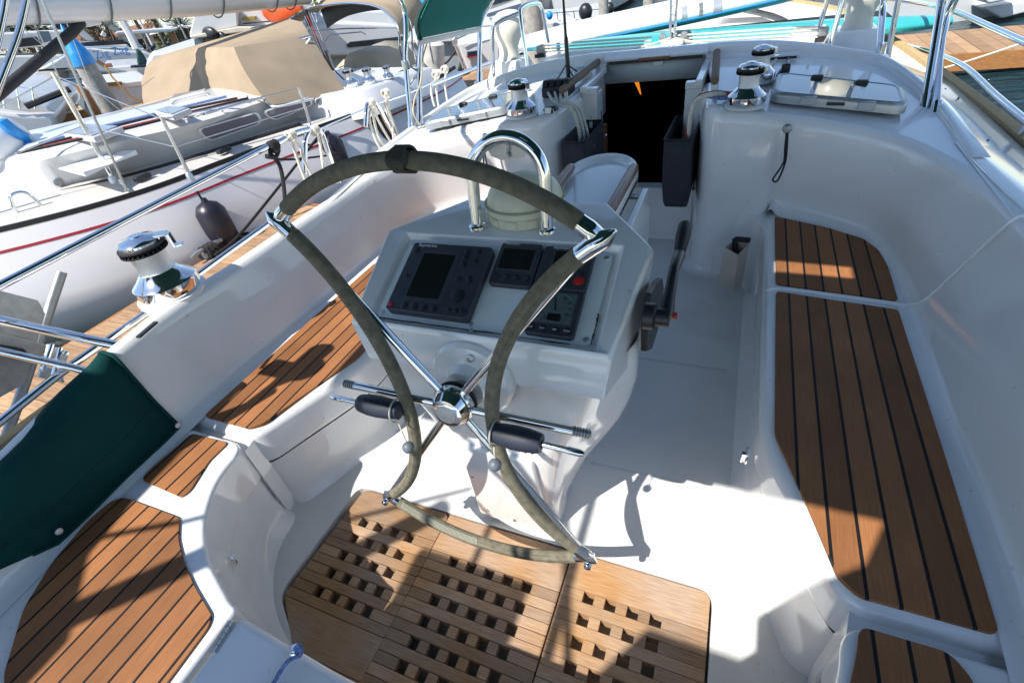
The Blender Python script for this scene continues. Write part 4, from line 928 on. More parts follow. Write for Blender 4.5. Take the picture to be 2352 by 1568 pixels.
# winch-handle pocket
pk = thing('handle_pocket', 'cream pocket holding a black winch handle, at the starboard seat front', 'pocket', A(1680, 670, .0))
c = [AX(*p, .47) for p in ((1662, 563), (1700, 570), (1686, 674), (1650, 655))]
p0, p1, p2, p3 = [AY(1664, 566, 2.12), AY(1718, 560, 2.17), AY(1690, 674, 2.20), AY(1651, 652, 2.17)]
pm = MB(); top_ = [AY(1664, 568, 2.11), AY(1695, 585, 2.10), AY(1720, 560, 2.14), AY(1692, 548, 2.19)]; bot = [AY(1651, 650, 2.15), AY(1684, 674, 2.14), AY(1704, 654, 2.17), AY(1672, 640, 2.2)]
pm.hexa(bot, top_); pm.f.pop(1); pm.build('pocket_body', mat('cream_moulding', (.62, .56, .47), .5, var=.08), pk, solid=.004, bevel=.004)
h0 = AY(1690, 600, 2.14); h1 = AY(1688, 549, 2.14); h2 = AY(1722, 552, 2.12)
MB().tube([h0, h1], .012, 12).tube([h1-V((0, 0, 0)), h1.lerp(h2, .2), h2], [.010, .012, .0125], 12).build('winch_handle', RUB, pk)
# ================================================================ deck hatches
def hatch(sg, label):
    cs = [V((sg*.575, 2.36, .812)), V((sg*1.03, 2.265, .770)), V((sg*1.045, 2.50, .775)), V((sg*.60, 2.66, .822))]
    t = thing('deck_hatch', label, 'hatch', (sg*.8, 2.42, .775), 'hatches on the coachroof ledge')
    ctr = sum(cs, V())/4
    def loop(s_, dz):
        pl = rounded([((p-ctr).x*s_, (p-ctr).y*s_) for p in cs], .05*s_, 5); 
        nrm = (cs[1]-cs[0]).cross(cs[3]-cs[0]); nrm = nrm if nrm.z > 0 else -nrm; nrm.normalize()
        return [V((ctr.x+x, ctr.y+y, ctr.z-(nrm.x*x+nrm.y*y)/nrm.z+dz)) for x, y in pl]
    MB().loft([loop(1.0, -.012), loop(1.0, .012), loop(.985, .022), loop(.93, .028), loop(.89, .026)], closed=True).build('hatch_frame', mat('anodised_grey', (.42, .44, .46), .32, .55, var=.04), t, ang=50)
    g = loop(.90, .0255); MB().poly(g).build('pane', GLASSD, t, smooth=False)
    a, b = cs[0], cs[1]; d = (b-a).normalized(); n_ = V((-d.y, d.x, 0))*(1 if sg > 0 else -1)
    for f in (.30, .72): MB().box(a.lerp(b, f)+V((0, -.004, .008)), (.055, .024, .030), Euler((0, 0, math.atan2(d.y, d.x)))).build('hatch_hinge', mat('anodised_grey', (.42, .44, .46), .32, .55), t, bevel=.004)
    MB().box(a.lerp(b, .50)+V((0, -.013, .006)), (.06, .004, .010), Euler((0, 0, math.atan2(d.y, d.x)))).build('hatch_slot', BLACK, t)
    for f in (.30, .75):
        p = cs[3].lerp(cs[2], f)+(ctr-cs[3].lerp(cs[2], f))*.22+V((0, 0, .030)); MB().box(p, (.045, .028, .016), Euler((0, 0, math.atan2(d.y, d.x)))).build('hatch_dog', BLACK, t, bevel=.006)
    return t
hatch(1, 'grey framed starboard deck hatch whose shiny pane mirrors the vent and tubes')
hatch(-1, 'grey framed port deck hatch with tinted pane, half in sun behind the winch')
# ================================================================ dorade vents and guards
def dorade(sg, label):
    b = V((sg*.955, 3.33, .80)); t = thing('cowl_vent', label, 'cowl vent', b, 'white cowl vents on the coachroof')
    bx = [(-.13, -.12), (.13, -.12), (.13, .16), (-.13, .16)]
    MB().hexa([b+V((x, y, -.02)) for x, y in bx], [b+V((x*.72, y*.72, .085)) for x, y in bx]).build('vent_box', GEL, t, bevel=.015, segs=3)
    prof = [(.070, .083), (.068, .095), (.062, .12), (.064, .15), (.078, .185), (.098, .22), (.108, .255), (.106, .285), (.090, .318), (.060, .338), (.02, .346), (.001, .347)]
    m_ = MB(); n = 28
    m_.loft([[b+V((math.cos(a)*r, math.sin(a)*r*(1.0)+(z-.083)*.22, z)) for a in [2*math.pi*k/n for k in range(n)]] for r, z in prof], closed=True)
    m_.build('cowl', mat('aged_white_plastic', (.74, .71, .60), .3, var=.08, scale=5), t, ang=80); return t
dorade(-1, 'white bulb shaped cowl vent on the port side of the coachroof, in full sun')
dorade(1, 'white cowl vent on the starboard side of the coachroof, partly shaded behind an awning tube')
gd = thing('vent_guard', 'bent stainless hoops guarding the port cowl vent', 'guard rail', A(1213, 160, .84), 'stainless hoops around the cowl vents')
for pth in ([AY(1136, 190, 3.15), AY(1131, 78, 3.15), AY(1146, 52, 3.17), AY(1200, 28, 3.25)], [AY(1213, 165, 3.18), AY(1196, 40, 3.22), AY(1199, 18, 3.25), AY(1222, 8, 3.38), AY(1240, 12, 3.5), AY(1250, 45, 3.55), AY(1264, 120, 3.58)]): MB().tube(smooth_path(pth, 6), .0125, 12).build('hoop', CHROME, gd)
gd = thing('vent_guard', 'bent stainless hoops guarding the starboard cowl vent, leaning beside the traveller end', 'guard rail', A(1903, 118, .84), 'stainless hoops around the cowl vents')
for pth in ([AY(1903, 118, 3.18), AY(1935, 0, 3.2), AY(1945, -40, 3.22)], [AY(1882, 62, 3.55), AY(1908, -25, 3.55)], [AY(2038, 140, 3.28), AY(2052, 60, 3.28), AY(2072, -40, 3.28)]): MB().tube(smooth_path(pth, 6), .0125, 12).build('hoop', CHROME, gd)
# ================================================================ mainsheet traveller
tr = thing('mainsheet_traveller', 'white mainsheet traveller beam across the coachroof with its control lines', 'traveller', (0, 3.55, .86))
a, b = AY(1236, 122, 3.55), AY(1900, 82, 3.55); d = (b-a).normalized(); up = V((0, 0, 1))
MB().hexa([a+V((0, -.03, -.05)), b+V((0, -.03, -.05)), b+V((0, .03, -.05)), a+V((0, .03, -.05))], [a+V((0, -.03, .0)), b+V((0, -.03, .0)), b+V((0, .03, .0)), a+V((0, .03, .0))]).build('traveller_beam', WHT, tr, bevel=.008)
for k, (f0, f1, h) in enumerate(((.02, .44, .014), (.02, .44, .030), (.02, .44, .046), (.50, .99, .014), (.50, .99, .030), (.50, .99, .046))):
    MB().tube([a.lerp(b, f0)+up*h+V((0, -.02+.012*(k % 3), 0)), a.lerp(b, f1)+up*h+V((0, -.02+.012*(k % 3), 0))], .0055, 8).build('control_line', ROPE, tr)
for f in (.015, .985):
    p = a.lerp(b, f); o = MB().box(p+V((0, 0, .022)), (.05, .07, .045)).build('end_block', ALU, tr, bevel=.006); MB().box(p+V((0, -.04, -.012)), (.07, .012, .022)).build('end_plate', BLACK, o)
c = AY(1546, 96, 3.53); car = MB().box(c+V((0, -.02, 0)), (.13, .09, .03)).build('traveller_car', mat('pale_grey_plastic', (.55, .55, .52), .4), tr, bevel=.008); MB().box(c+V((0, -.03, -.024)), (.135, .08, .016)).build('car_base', BLACK, car)
for sx in (-1, 1): MB().lathe([(.02, -.008), (.02, .008), (.001, .009)], c+V((sx*.062, -.01, .030)), (0, 1, .2), 16).build('car_sheave', ALU, car)
for pth in ([AY(1540, 88, 3.52), AY(1490, 104, 3.46), AY(1440, 118, 3.40), AY(1395, 130, 3.36)], [AY(1550, 88, 3.52), AY(1620, 102, 3.46), AY(1720, 118, 3.36)]): MB().tube(smooth_path(pth, 4), .005, 8).build('control_line', ROPE, tr)
ms = thing('mainsheet_tackle', 'steel tang and shackle of the mainsheet rising from the traveller car', 'tackle', AY(1544, 92, 3.53))
for dx in (-.012, .012):
    q = [AY(1544, 90, 3.53)+V((dx, 0, 0)), AY(1548, 0, 3.53)+V((dx*1.4, 0, 0)), AY(1550, -60, 3.53)+V((dx*1.4, 0, 0))]; MB().tube(q, .0075, 8).build('tackle_strap', BRUSH, ms)
for yy in (10, 30, 50, 70): MB().tube([AY(1538, yy, 3.53), AY(1554, yy+9, 3.53)], .004, 6).build('tackle_link', BRUSH, ms)
# ================================================================ two boards lashed across the deck
def board(name, label, p0, p1, w, th, m_, mu, wob=0, curve=.10):
    a, b = V(p0), V(p1); t = thing(name, label, 'paddle board', (a+b)/2, 'boards lashed ahead of the traveller'); d = (b-a); side = V((-d.y, d.x, 0)).normalized(); rows = []
    for i in range(25):
        f = i/24; k = min(1, (math.sin(math.pi*min(1, max(0, .02+f*.96)))*1.35))**.55; c = a.lerp(b, f)+V((0, 0, curve*(2*f-1)**2))
        ww = w*k; tt = th*(.35+.65*k); rows.append([c+side*math.cos(q)*ww+V((0, 0, math.sin(q)*tt)) for q in [2*math.pi*j/18 for j in range(18)]])
    o = MB().loft(rows, closed=True); o.poly(rows[0]); o.poly(rows[-1]); bo = o.build('board_body', m_, t, ang=75)
    if mu:
        MB().tube(smooth_path([rows[i][10]*1.0+V((0, -.004, 0)) for i in range(1, 24)], 2), .0045, 6).build('board_pinline', BLUE, bo)
        MB().loft([[rows[i][j]+(rows[i][j]-(sum(rows[i], V())/18))*.012 for j in (10, 11, 12, 13, 14)] for i in range(1, 24)]).build('painted_rail', TURQ, bo, ang=80)
    return t, rows, bo
bA, rA, oA = board('paddle_board', 'long white paddle board with turquoise underside and blue pinline, uppermost ahead of the traveller', AY(1178, 112, 4.35), AY(2030, -75, 4.9), .30, .085, BOARD, True, curve=.02)
for f, w in ((.52, .02), (.545, .014), (.575, .014), (.61, .03)):
    i = int(f*24); r = rA[i]; c = sum(r, V())/18; nx = (rA[i+1][0]-r[0]).normalized()
    MB().loft([[c+(r[j]-c)*1.006+nx*s_*w for j in (7, 8, 9, 10)] for s_ in (-1, 1)]).build('deck_stripe', mat('board_grey', (.30, .32, .36), .4), oA, ang=80)
bB, rB, oB = board('paddle_board', 'turquoise paddle board lying underneath the white one, right behind the traveller lines', AY(1290, 112, 3.98), AY(2180, 48, 4.5), .20, .055, TURQ, False, curve=.0)
for f, w in ((.36, .07), (.60, .0)):
    if w:
        i = int(f*24); r = rB[i]; c = sum(r, V())/18; nx = (rB[i+1][0]-r[0]).normalized()
        MB().loft([[c+(r[j]-c)*1.008+nx*s_*w for j in range(4, 12)] for s_ in (-1, 1)]).build('deck_pad', mat('board_dark_pad', (.01, .05, .06), .7), oB, ang=80)
mb = MB()
ch = thing('deck_chock', 'dark padded crossbar under the two boards', 'chock', (0, 4.3, .80))
MB().box((.1, 4.55, .74), (2.4, .30, .05)).build('chock_bar', RUB, ch, bevel=.01)
# white lockers / boxes right of the traveller
lk = thing('deck_box', 'white moulded deck box beyond the starboard end of the traveller', 'deck box', AY(1850, 118, 3.75))
q = [AY(1795, 118, 3.75), AY(1888, 132, 3.75)]; z1 = AY(1885, 76, 3.75).z
MB().hexa([q[0], q[1], q[1]+V((0, .3, 0)), q[0]+V((0, .3, 0))], [V((q[0].x+.06, q[0].y+.03, z1)), V((q[1].x, q[1].y, z1+.0)), V((q[1].x, q[1].y+.25, z1)), V((q[0].x+.06, q[0].y+.25, z1))]).build('box_shell', GEL, lk, bevel=.02, segs=4)
# ================================================================ black whip pole on its little tripod
pl_ = thing('whip_pole', 'thin black pole standing on a small tripod foot on the port ledge', 'pole', A(1306, 182, .83))
fz = A(1306, 182, .83); yb = fz.y
MB().tube([fz, AY(1300, 88, yb), AY(1299, 80, yb), AY(1294, 0, yb), AY(1290, -70, yb)], [.012, .011, .008, .006, .005], 10).build('pole_shaft', BLACK, pl_)
for p, q in (((1301, 148), (1276, 190)), ((1302, 148), (1332, 170)), ((1302, 152), (1318, 178))): MB().tube([AY(*p, yb), A(*q, .83)], .004, 6).build('tripod_leg', BLACK, pl_)
# small fittings on the port ledge by the clutches
mb = MB()
random.seed(5)
tag(mb.box(AY(1345, 170, 2.95), (.10, .07, .03)).box(AY(1330, 160, 3.0), (.05, .05, .04)).build('vent_plate', WHT, bevel=.006), 'small white fitting on the port ledge beside the pole', 'fitting')
# ================================================================ weather cloth on the port quarter
wc = thing('weather_cloth', 'dark teal canvas cloth laced over the port quarter coaming, its fold catching the sun', 'canvas cloth', (-1.1, .2, ZS))
rows = []
ys = [.530-.045*i for i in range(25)]
for j, yv in enumerate(ys):
    x = 1.115-.122*max(0, .57-yv)/.87-.03*max(0, -yv); bz = ZS+.012; bx = 1.072-.081*max(0, .57-yv)/.87-.04*max(0, -yv)
    if yv < .12: bz = ZS+.012+(.12-yv)*.62
    bz = min(bz, .66)
    full = [(-bx+.006, bz), (-bx-.004-(x-bx)*.35, bz+(.66-bz)*.35), (-bx-(x-bx)*.7, bz+(.66-bz)*.7), (-x+.004, .642), (-x-.014, .664), (-x-.040, .672), (-x-.064, .664), (-x-.09, .635), (-x-.12, .57)]
    dz_ = .20*max(0, .53-yv); full = [(a, b-dz_*max(0, min(1, (b-bz)/.25))) for a, b in full]
    rows.append([V((px+.014+.004*math.sin(yv*19+k*.9)*(k < 5)*(k > 0), yv, pz+.006*math.sin(yv*23+k)*(1 if 3 < k < 8 else .3))) for k, (px, pz) in enumerate(full)])
MB().tube(smooth_path([p+V((.003, .0, .002)) for p in rows[0]], 2), .005, 8).build('cloth_hem', TEAL, wc); MB().tube([r[0]+V((.003, 0, .002)) for r in rows[:11]], .0045, 8).build('cloth_hem', TEAL, wc)
cloth = MB().loft(rows).build('cloth_panel', TEAL, wc, ang=70, solid=.004)
mb = MB(); mb.lathe([(.009, 0), (.008, .003), (.004, .004), (.001, .004)], A(403, 975, .40)+V((.012, 0, 0)), (1, 0, .2), 14); mb.build('snap_stud', BRUSH, wc); MB().lathe([(.009, 0), (.008, .003), (.001, .004)], rows[9][0]+V((.006, .02, .03)), (1, 0, .2), 14).build('snap_stud', BRUSH, wc)
mb = MB()
for r_, off in ((1, .0), ):
    for i in range(len(rows)-1):
        for s_ in range(3):
            p = rows[i][1].lerp(rows[i+1][1], s_/3); q = rows[i][1].lerp(rows[i+1][1], (s_+.55)/3); mb.tube([p+V((.004, 0, 0)), q+V((.004, 0, 0))], .0009, 4)
for i in range(26):
    f = i/26; p = rows[1][0].lerp(rows[1][4], f); q = rows[1][0].lerp(rows[1][4], f+.022); mb.tube([p+V((.004, 0, 0)), q+V((.004, 0, 0))], .0009, 4)
mb.build('cloth_stitching', RUB, wc)
# ================================================================ rails, gate stanchions and outboard bracket on the port side
pp = thing('guard_rails', 'polished stainless rails and gate stanchions along the port side of the cockpit', 'guard rail', (-1.5, .8, .5))
RX = -1.42
def rl(pts, r=.0125, nm='rail', X=RX): return MB().tube(smooth_path([AX(x, y, X) for x, y in pts], 5), r, 14).build(nm, CHROME, pp)
rl([(-120, 718), (0, 656), (300, 500), (600, 345), (640, 328)])
rl([(-60, 1018), (61, 919), (165, 838), (349, 710), (517, 585), (742, 425), (780, 398)])
rl([(700, 400), (700, 350), (702, 318), (718, 297), (738, 305), (752, 345), (778, 420)], .0125, 'gate_hoop')
rl([(640, 328), (680, 306), (718, 296)])
rl([(840, 292), (842, 250), (850, 236), (866, 240), (890, 285), (930, 350)], .0125, 'gate_hoop')
rl([(700, 312), (760, 285), (845, 248)], .004, 'lifeline')
rl([(990, 196), (1110, 150), (1200, 118)], .0125)
rl([(860, 240), (930, 218), (1000, 186)], .008, 'lifeline')
a0 = V((-1.10, .53, .66)); 
MB().tube([AX(-160, 700, -1.60), AX(0, 736, -1.45), AX(282, 796, -1.18)], .0145, 14).build('pushpit_tube', CHROME, pp)
MB().tube([AX(-160, 770, -1.60), AX(0, 806, -1.5), AX(170, 845, -1.36), AX(275, 872, -1.27)], .0125, 14).build('pushpit_tube', CHROME, pp)
ob = thing('outboard_bracket', 'grey aluminium bracket with a steel post and U-bolts clamped to the port rails', 'bracket', AX(60, 850, -1.62))
MB().tube([AX(142, 625, -1.70), AX(44, 919, -1.70), AX(10, 1015, -1.70)], .016, 14).build('bracket_post', ALU, ob)
q = [AX(*p, -1.66) for p in ((-30, 660), (88, 690), (105, 720), (60, 880), (-30, 930))]; MB().hexa(q, [p+V((-.012, 0, 0)) for p in q]).build('bracket_plate', ALU, ob, bevel=.003)
q = [AX(*p, -1.60) for p in ((-20, 760), (105, 790), (125, 800), (120, 835), (-20, 815))]; MB().hexa(q, [p+V((-.02, 0, 0)) for p in q]).build('bracket_arm', ALU, ob, bevel=.004)
q = [AX(*p, -1.55) for p in ((-10, 790), (55, 800), (68, 812), (60, 820), (-10, 815))]; MB().hexa(q, [p+V((-.03, 0, 0)) for p in q]).build('bracket_handle', RUB, ob, bevel=.006)
for pts in (((112, 790), (160, 808), (152, 838), (105, 820)), ((98, 838), (142, 852), (150, 880), (88, 866))):
    q = [AX(*p, -1.47) for p in pts]; MB().hexa(q, [p+V((-.014, 0, 0)) for p in q]).build('clamp_plate', BRUSH, ob, bevel=.003)
for p, q_ in (((120, 790), (100, 850)), ((140, 798), (122, 860))): MB().tube([AX(*p, -1.45), AX(*q_, -1.45)], .006, 8).build('u_bolt', CHROME, ob)
for p in ((118, 797), (150, 812), (100, 845), (135, 868)): MB().lathe([(.009, 0), (.009, .006), (.001, .007)], AX(*p, -1.455), (1, -.3, .2), 10).build('nut', CHROME, ob)
# lines tied to the rails
def hitch(name, label, top, ends, m_, r=.007, X=-1.415, cat='rope', group='short lines knotted to the port rails'):
    t = thing(name, label, cat, AX(*top, X), group); c = AX(*top, X); mb = MB()
    for k in range(3): mb.tube(arc(c+V((0, (k-1)*.012, 0)), (1, 0, 0), (0, .15*(k-1), 1), .0185, 0, 2*math.pi, 14)[:-1], r, 7, closed=True)
    mb.tube(arc(c+V((.014, -.012, -.008)), (.6, .5, 0), (0, 0, 1), .013, 0, 2*math.pi, 12)[:-1], r, 7, closed=True)
    mb.build('knot', m_, t)
    for e_ in ends: MB().tube(smooth_path([c+V((.01, 0, -.015))]+[AX(*p, X+.01*i) for i, p in enumerate(e_)], 5), r, 8).build('line_end', m_, t)
    return t
hitch('tied_line', 'cream line knotted on the rail left of the first gate hoop, two tails hanging', (668, 312), [[(675, 340), (690, 385), (712, 440)], [(688, 335), (700, 370), (730, 435)]], ROPE)
hitch('tied_line', 'cream line knotted on top of the first gate hoop', (722, 300), [[(735, 330), (742, 380), (748, 420)]], ROPE)
hitch('tied_line', 'long cream line hanging from the second gate hoop', (852, 238), [[(848, 270), (862, 320), (880, 352)], [(858, 270), (872, 320), (895, 345)], [(868, 275), (900, 330), (915, 345)]], ROPE)
hitch('tied_line', 'cream line looped on the lifeline beside the awning tubes', (886, 215), [[(885, 245), (900, 290), (905, 330)], [(892, 250), (910, 300), (918, 320)]], ROPE)
hitch('tied_line', 'pale line knotted on the forward rail, left of two, ending in mid air', (1001, 172), [[(990, 205), (998, 245)], [(1002, 205), (1010, 262)]], ROPE, X=-1.42)
hitch('tied_line', 'pale line knotted on the forward rail, right of two', (1021, 160), [[(1022, 195), (1030, 248)]], ROPE, X=-1.42)
hitch('black_line', 'black rope knotted to the port rail with a tail running down to the dock', (628, 336), [[(620, 350), (642, 380), (652, 430), (655, 480)], [(640, 345), (632, 362), (612, 358)]], ROPEB, .009)

# unseen shapes added behind the helm to throw shade on the port quarter
sp = thing('shade_panel', 'dark unseen panel added above the stern for shade, behind the port helm seat', 'shade panel', (-.86, -1.4, 1.86), 'unseen shade panels above the stern')
MB().box((-.80, -1.25, 1.90), (.36, .80, .03)).build('panel_face', DKWIN, sp)
sp = thing('shade_panel', 'dark unseen panel added above the stern for shade, behind the starboard helm seat', 'shade panel', (.5, -1.4, 1.86), 'unseen shade panels above the stern')
MB().prism([(-.29, -.86), (1.25, -.86), (1.25, -2.0), (-.44, -2.0), (-.44, -1.08)], 1.885, 1.915).build('panel_face', DKWIN, sp)
om = thing('shadow_motor', 'unseen motor-shaped block added by the port stern rail to shade the seats', 'shadow caster', (-1.45, -.35, .5))  # motor shape added out of view for the lumpy seat shadow
MB().box((-1.50, -.40, 1.16), (.40, .50, .36), Euler((0, 0, .3))).build('shadow_cowl', BLACK, om, bevel=.06, segs=4)
MB().tube([(-1.40, -.15, 1.18), (-1.21, .05, 1.20), (-1.19, .16, 1.2), (-1.165, .22, 1.2), (-1.15, .36, 1.2)], [.02, .02, .02, .045, .05], 12).tube([(-1.19, .03, .85), (-1.19, .10, 1.24)], .022, 10).ball((-1.13, .24, 1.22), .05, 12).box((-1.22, .24, 1.19), (.14, .05, .05)).build('shadow_arm', BLACK, om)
MB().box((-1.52, -.42, .75), (.14, .2, .6)).build('shadow_leg', BLACK, om, bevel=.02)
for pts in (((15, -30), (8, 30), (-14, 130)), ((66, -30), (45, 70), (0, 192), (-20, 240))):
    tag(MB().tube(smooth_path([AX(x, y, -1.75) for x, y in pts], 4), .011, 10).build('steel_pole', CHROME), 'bright steel pole at the upper left corner, '+('leaning inboard' if pts[0][0] > 30 else 'nearest the left edge'), 'pole', 'stern poles')

mp_ = [V((-.98, -.70, 1.9)), V((-1.25, -1.0, 1.9)), V((-1.70, -1.48, 1.9))]
tag(MB().tube(mp_, .036, 10).build('shadow_pole', ALU), 'unseen grey pole added over the port quarter to cast a shadow band', 'davit')  # unseen pole added for the dark band across the aft seat
tag(MB().tube([(-.92, -.60, 1.9), (-1.32, -.86, 1.9), (-1.75, -1.10, 1.9)], .009, 8).tube([(-.80, -.62, 1.9), (-.80, -1.5, 1.9)], .012, 8).tube([(-.52, -.36, 1.9), (-.50, -1.8, 1.9)], .016, 8).tube([(-.66, -.36, 1.9), (-.36, -1.3, 1.9)], .012, 8).build('shadow_wires', STEELW), 'unseen thin wires added above the stern to cast shadow lines', 'rigging')  # unseen wires added for thin shadow lines on seat and gratings

sp = thing('shade_panel', 'dark unseen panel added for shade outboard of the port quarter, behind the weather cloth', 'shade panel', (-1.9, -1.1, 1.86), 'unseen shade panels above the stern')  # added out of view, outlined to shade the outer seat edge
MB().prism([(-1.56, -.47), (-1.515, -.87), (-1.48, -1.01), (-1.31, -1.16), (-1.28, -1.9), (-2.3, -1.9), (-2.3, -.47)], 1.885, 1.915).build('panel_face', DKWIN, sp)
gs = thing('guard_rails', 'polished stainless guard rails along the starboard deck edge, in front of the walkway', 'guard rail', (1.52, 3.0, .5))
for pts in (((1985, -8), (2090, 4), (2180, 22), (2270, 60), (2400, 118)), ((2055, 98), (2130, 118), (2210, 150), (2290, 222), (2420, 330))): MB().tube(smooth_path([AX(x, y, 1.44) for x, y in pts], 5), .0125, 12).build('rail', CHROME, gs)
MB().tube([AX(2306, 362, 1.44), AX(2365, 285, 1.44)], .0125, 12).build('stanchion', CHROME, gs)
GELN = mat('dull_gelcoat', (.58, .58, .58), .25, var=.04, scale=2, coat=.2)
def NA(x, y, z): return A(x, y, z+.10)
# ================================================================ neighbouring yacht on the port side
ny = thing('sailing_yacht', 'cream white yacht with thin red hull stripe and tan spray hood across the dock', 'sailing yacht', (-5.6, 3.8, -.65))
G = [V((-8.0, -1.8, .44)), V((-6.5, -.3, .40)), V((-5.3, .8, .35)), NA(44, 526, .22), NA(328, 448, .20), NA(516, 378, .20), NA(632, 335, .20), NA(803, 273, .20), NA(945, 215, .20), V((-3.1, 6.0, .31)), V((-3.15, 6.6, .32))]
G = smooth_path(G, 6); NN = normals2(G, 1)            # NN points towards our boat
PORTW = V((-.96, .28, 0))
def gr(o, dz): return [g+n*o+V((0, 0, dz)) for g, n in zip(G, NN)]
MB().loft([gr(0, .0), gr(.015, -.03), gr(.12, -.25), gr(.22, -.48), gr(.22, -.66), gr(.10, -.84), gr(-.15, -1.0)]).build('hull_side', HULLW, ny, ang=70)
MB().loft([gr(.048, -.105), gr(.056, -.106), gr(.064, -.122), gr(.058, -.123)]).build('red_stripe', REDP, ny)
MB().loft([gr(-.04, .004), gr(-.04, .038), gr(-.012, .040), gr(-.008, .006)]).build('toe_rail', RUB, ny)
deck = MB().loft([gr(-.0, .002), gr(-.30, .015), gr(-.75, .03), gr(-1.2, .03)]).build('side_deck', mat('grey_nonskid_deck', (.52, .50, .465), .6, var=.05, scale=3, bump=.4, bscale=200), ny)
# far half of the hull
far = [g+PORTW*3.0 for g in G]
MB().loft([[g+PORTW*1.0+V((0, 0, .03)) for g in G], [g+V((0, 0, .03)) for g in far], [g+V((-.1, 0, -.8)) for g in far]]).build('far_deck', HULLW, ny)
MB().poly([G[-1], far[-1], far[-1]+V((0, 0, -.85)), G[-1]+V((0, 0, -.85))]).build('transom', HULLW, ny)
# cabin trunk
base = smooth_path([V((-6.9, .8, .35)), NA(-60, 480, .24), NA(100, 447, .23), NA(205, 417, .22), NA(441, 355, .22), NA(742, 253, .22), NA(870, 205, .22)], 5)
topc = smooth_path([V((-6.8, 1.1, .40)), NA(-80, 400, .42), NA(41, 379, .47), NA(164, 352, .50), NA(444, 284, .50), NA(598, 236, .50), NA(770, 180, .48)], 5)
roof = []
for o, dz in ((.0, 0), (.05, .025), (.15, .05), (.5, .085), (1.1, .10), (1.7, .07), (2.0, .0)): roof.append([p+PORTW*o+V((0, 0, dz)) for p in topc])
MB().loft([base]+[[b.lerp(t, .85) for b, t in zip(base, topc)]]+roof+[[p+PORTW*2.3+V((0, 0, -.3)) for p in topc]]).build('cabin_trunk', GELN, ny, ang=45)
P0n = NA(441, 355, .22); nn = (NA(742, 253, .22)-NA(205, 417, .22)).cross(NA(444, 284, .50)-P0n).normalized(); nn = nn if nn.x > 0 else -nn
def onside(px, off=.004):
    return [PL(x, y, P0n+nn*off, nn) for x, y in px]
def pxround(px, r): return rounded([(a, b) for a, b in px], r, 4)
for px, lb in ((((456, 297), (588, 259), (598, 282), (480, 323)), 'long lilac cabin window nearest the deck'), (((606, 256), (706, 224), (716, 240), (628, 276)), 'lilac cabin window beside the spray hood'), (((722, 228), (742, 222), (747, 233), (728, 240)), 'small cabin window by the cockpit')):
    fr_ = onside(pxround(px, 14), .006); c = sum(fr_, V())/len(fr_)
    f = MB().loft([[c+(p-c)*1.10 for p in fr_], [c+(p-c)*1.03+nn*.012 for p in fr_], [c+(p-c)*.98+nn*.004 for p in fr_]], closed=True).build('window_frame', GELG, ny, ang=60); f['label'] = lb
    MB().poly([c+(p-c)*.985+nn*.005 for p in fr_]).build('window_pane', LILAC, f, smooth=False)
def flat(px, z): return [NA(x, y, z) for x, y in px]
for px, z, nm in ((((147, 320), (212, 297), (290, 304), (222, 330)), .575, 'roof_hatch'), (((360, 268), (395, 257), (445, 262), (402, 280)), .60, 'roof_hatch')):
    q = flat(px, z); c = sum(q, V())/4; o = MB().hexa(q, [p+V((0, 0, .05)) for p in q]).build(nm, GELN, ny, bevel=.015); MB().hexa([c+(p-c)*.86+V((0, 0, .045)) for p in q], [c+(p-c)*.86+V((0, 0, .056)) for p in q]).build('hatch_pane', LILAC, o)
mb = MB(); hr = [AY(365, 300, 3.42), AY(372, 285, 3.44), NA(444, 268, .585), NA(530, 245, .585), NA(600, 226, .58), NA(607, 232, .54)]; mb.tube(smooth_path(hr, 5), .011, 8)
for p in ((430, 282), (512, 258), (575, 238)): mb.tube([NA(*p, .52), NA(*p, .52)+V((0, 0, .07))], .010, 8)
mb.build('grab_rail', CHROME, ny)
for px, m_ in ((((100, 338), (250, 302), (420, 262), (560, 228)), ROPER), (((60, 345), (240, 296), (400, 257), (545, 226)), ROPEB), (((90, 330), (230, 292), (380, 256), (520, 222)), ROPEU), (((40, 352), (260, 303), (440, 258), (570, 226)), RUB)): MB().tube(smooth_path([NA(x, y, .600) for x, y in px], 4), .011, 6).build('deck_line', m_, ny)
q = flat(((135, 390), (198, 407), (255, 379), (318, 355), (261, 350)), .40); c = sum(q, V())/5; MB().hexa(q, [p+V((0, 0, .012+.03*(i % 2))) for i, p in enumerate(q)]).build('white_cover', WHT, ny, bevel=.01)
for px in (((20, 468), (300, 402), (560, 325), (690, 285)), ): MB().tube(smooth_path([NA(x, y, .232) for x, y in px], 4), .016, 8).build('genoa_track', RUB, ny)
for px in ((130, 428), (330, 412), (516, 350), (590, 290)):
    p = NA(*px, .23); MB().box(p+V((0, 0, .02)), (.06, .14, .04)).build('track_car', BLACK, ny, bevel=.01)
p = NA(142, 432, .24); mb = MB().lathe([(.03, -.015), (.034, 0), (.03, .015), (.001, .016)], p+V((0, 0, .05)), (1, -.3, .2), 18); mb.build('snatch_block', ALU, ny)
p = NA(40, 492, .23); mb = MB(); mb.tube(smooth_path([p, p+V((.02, .03, .13)), p+V((.06, .12, .13)), p+V((.08, .15, 0))], 5), .014, 10); mb.build('fairlead_bow', CHROME, ny)
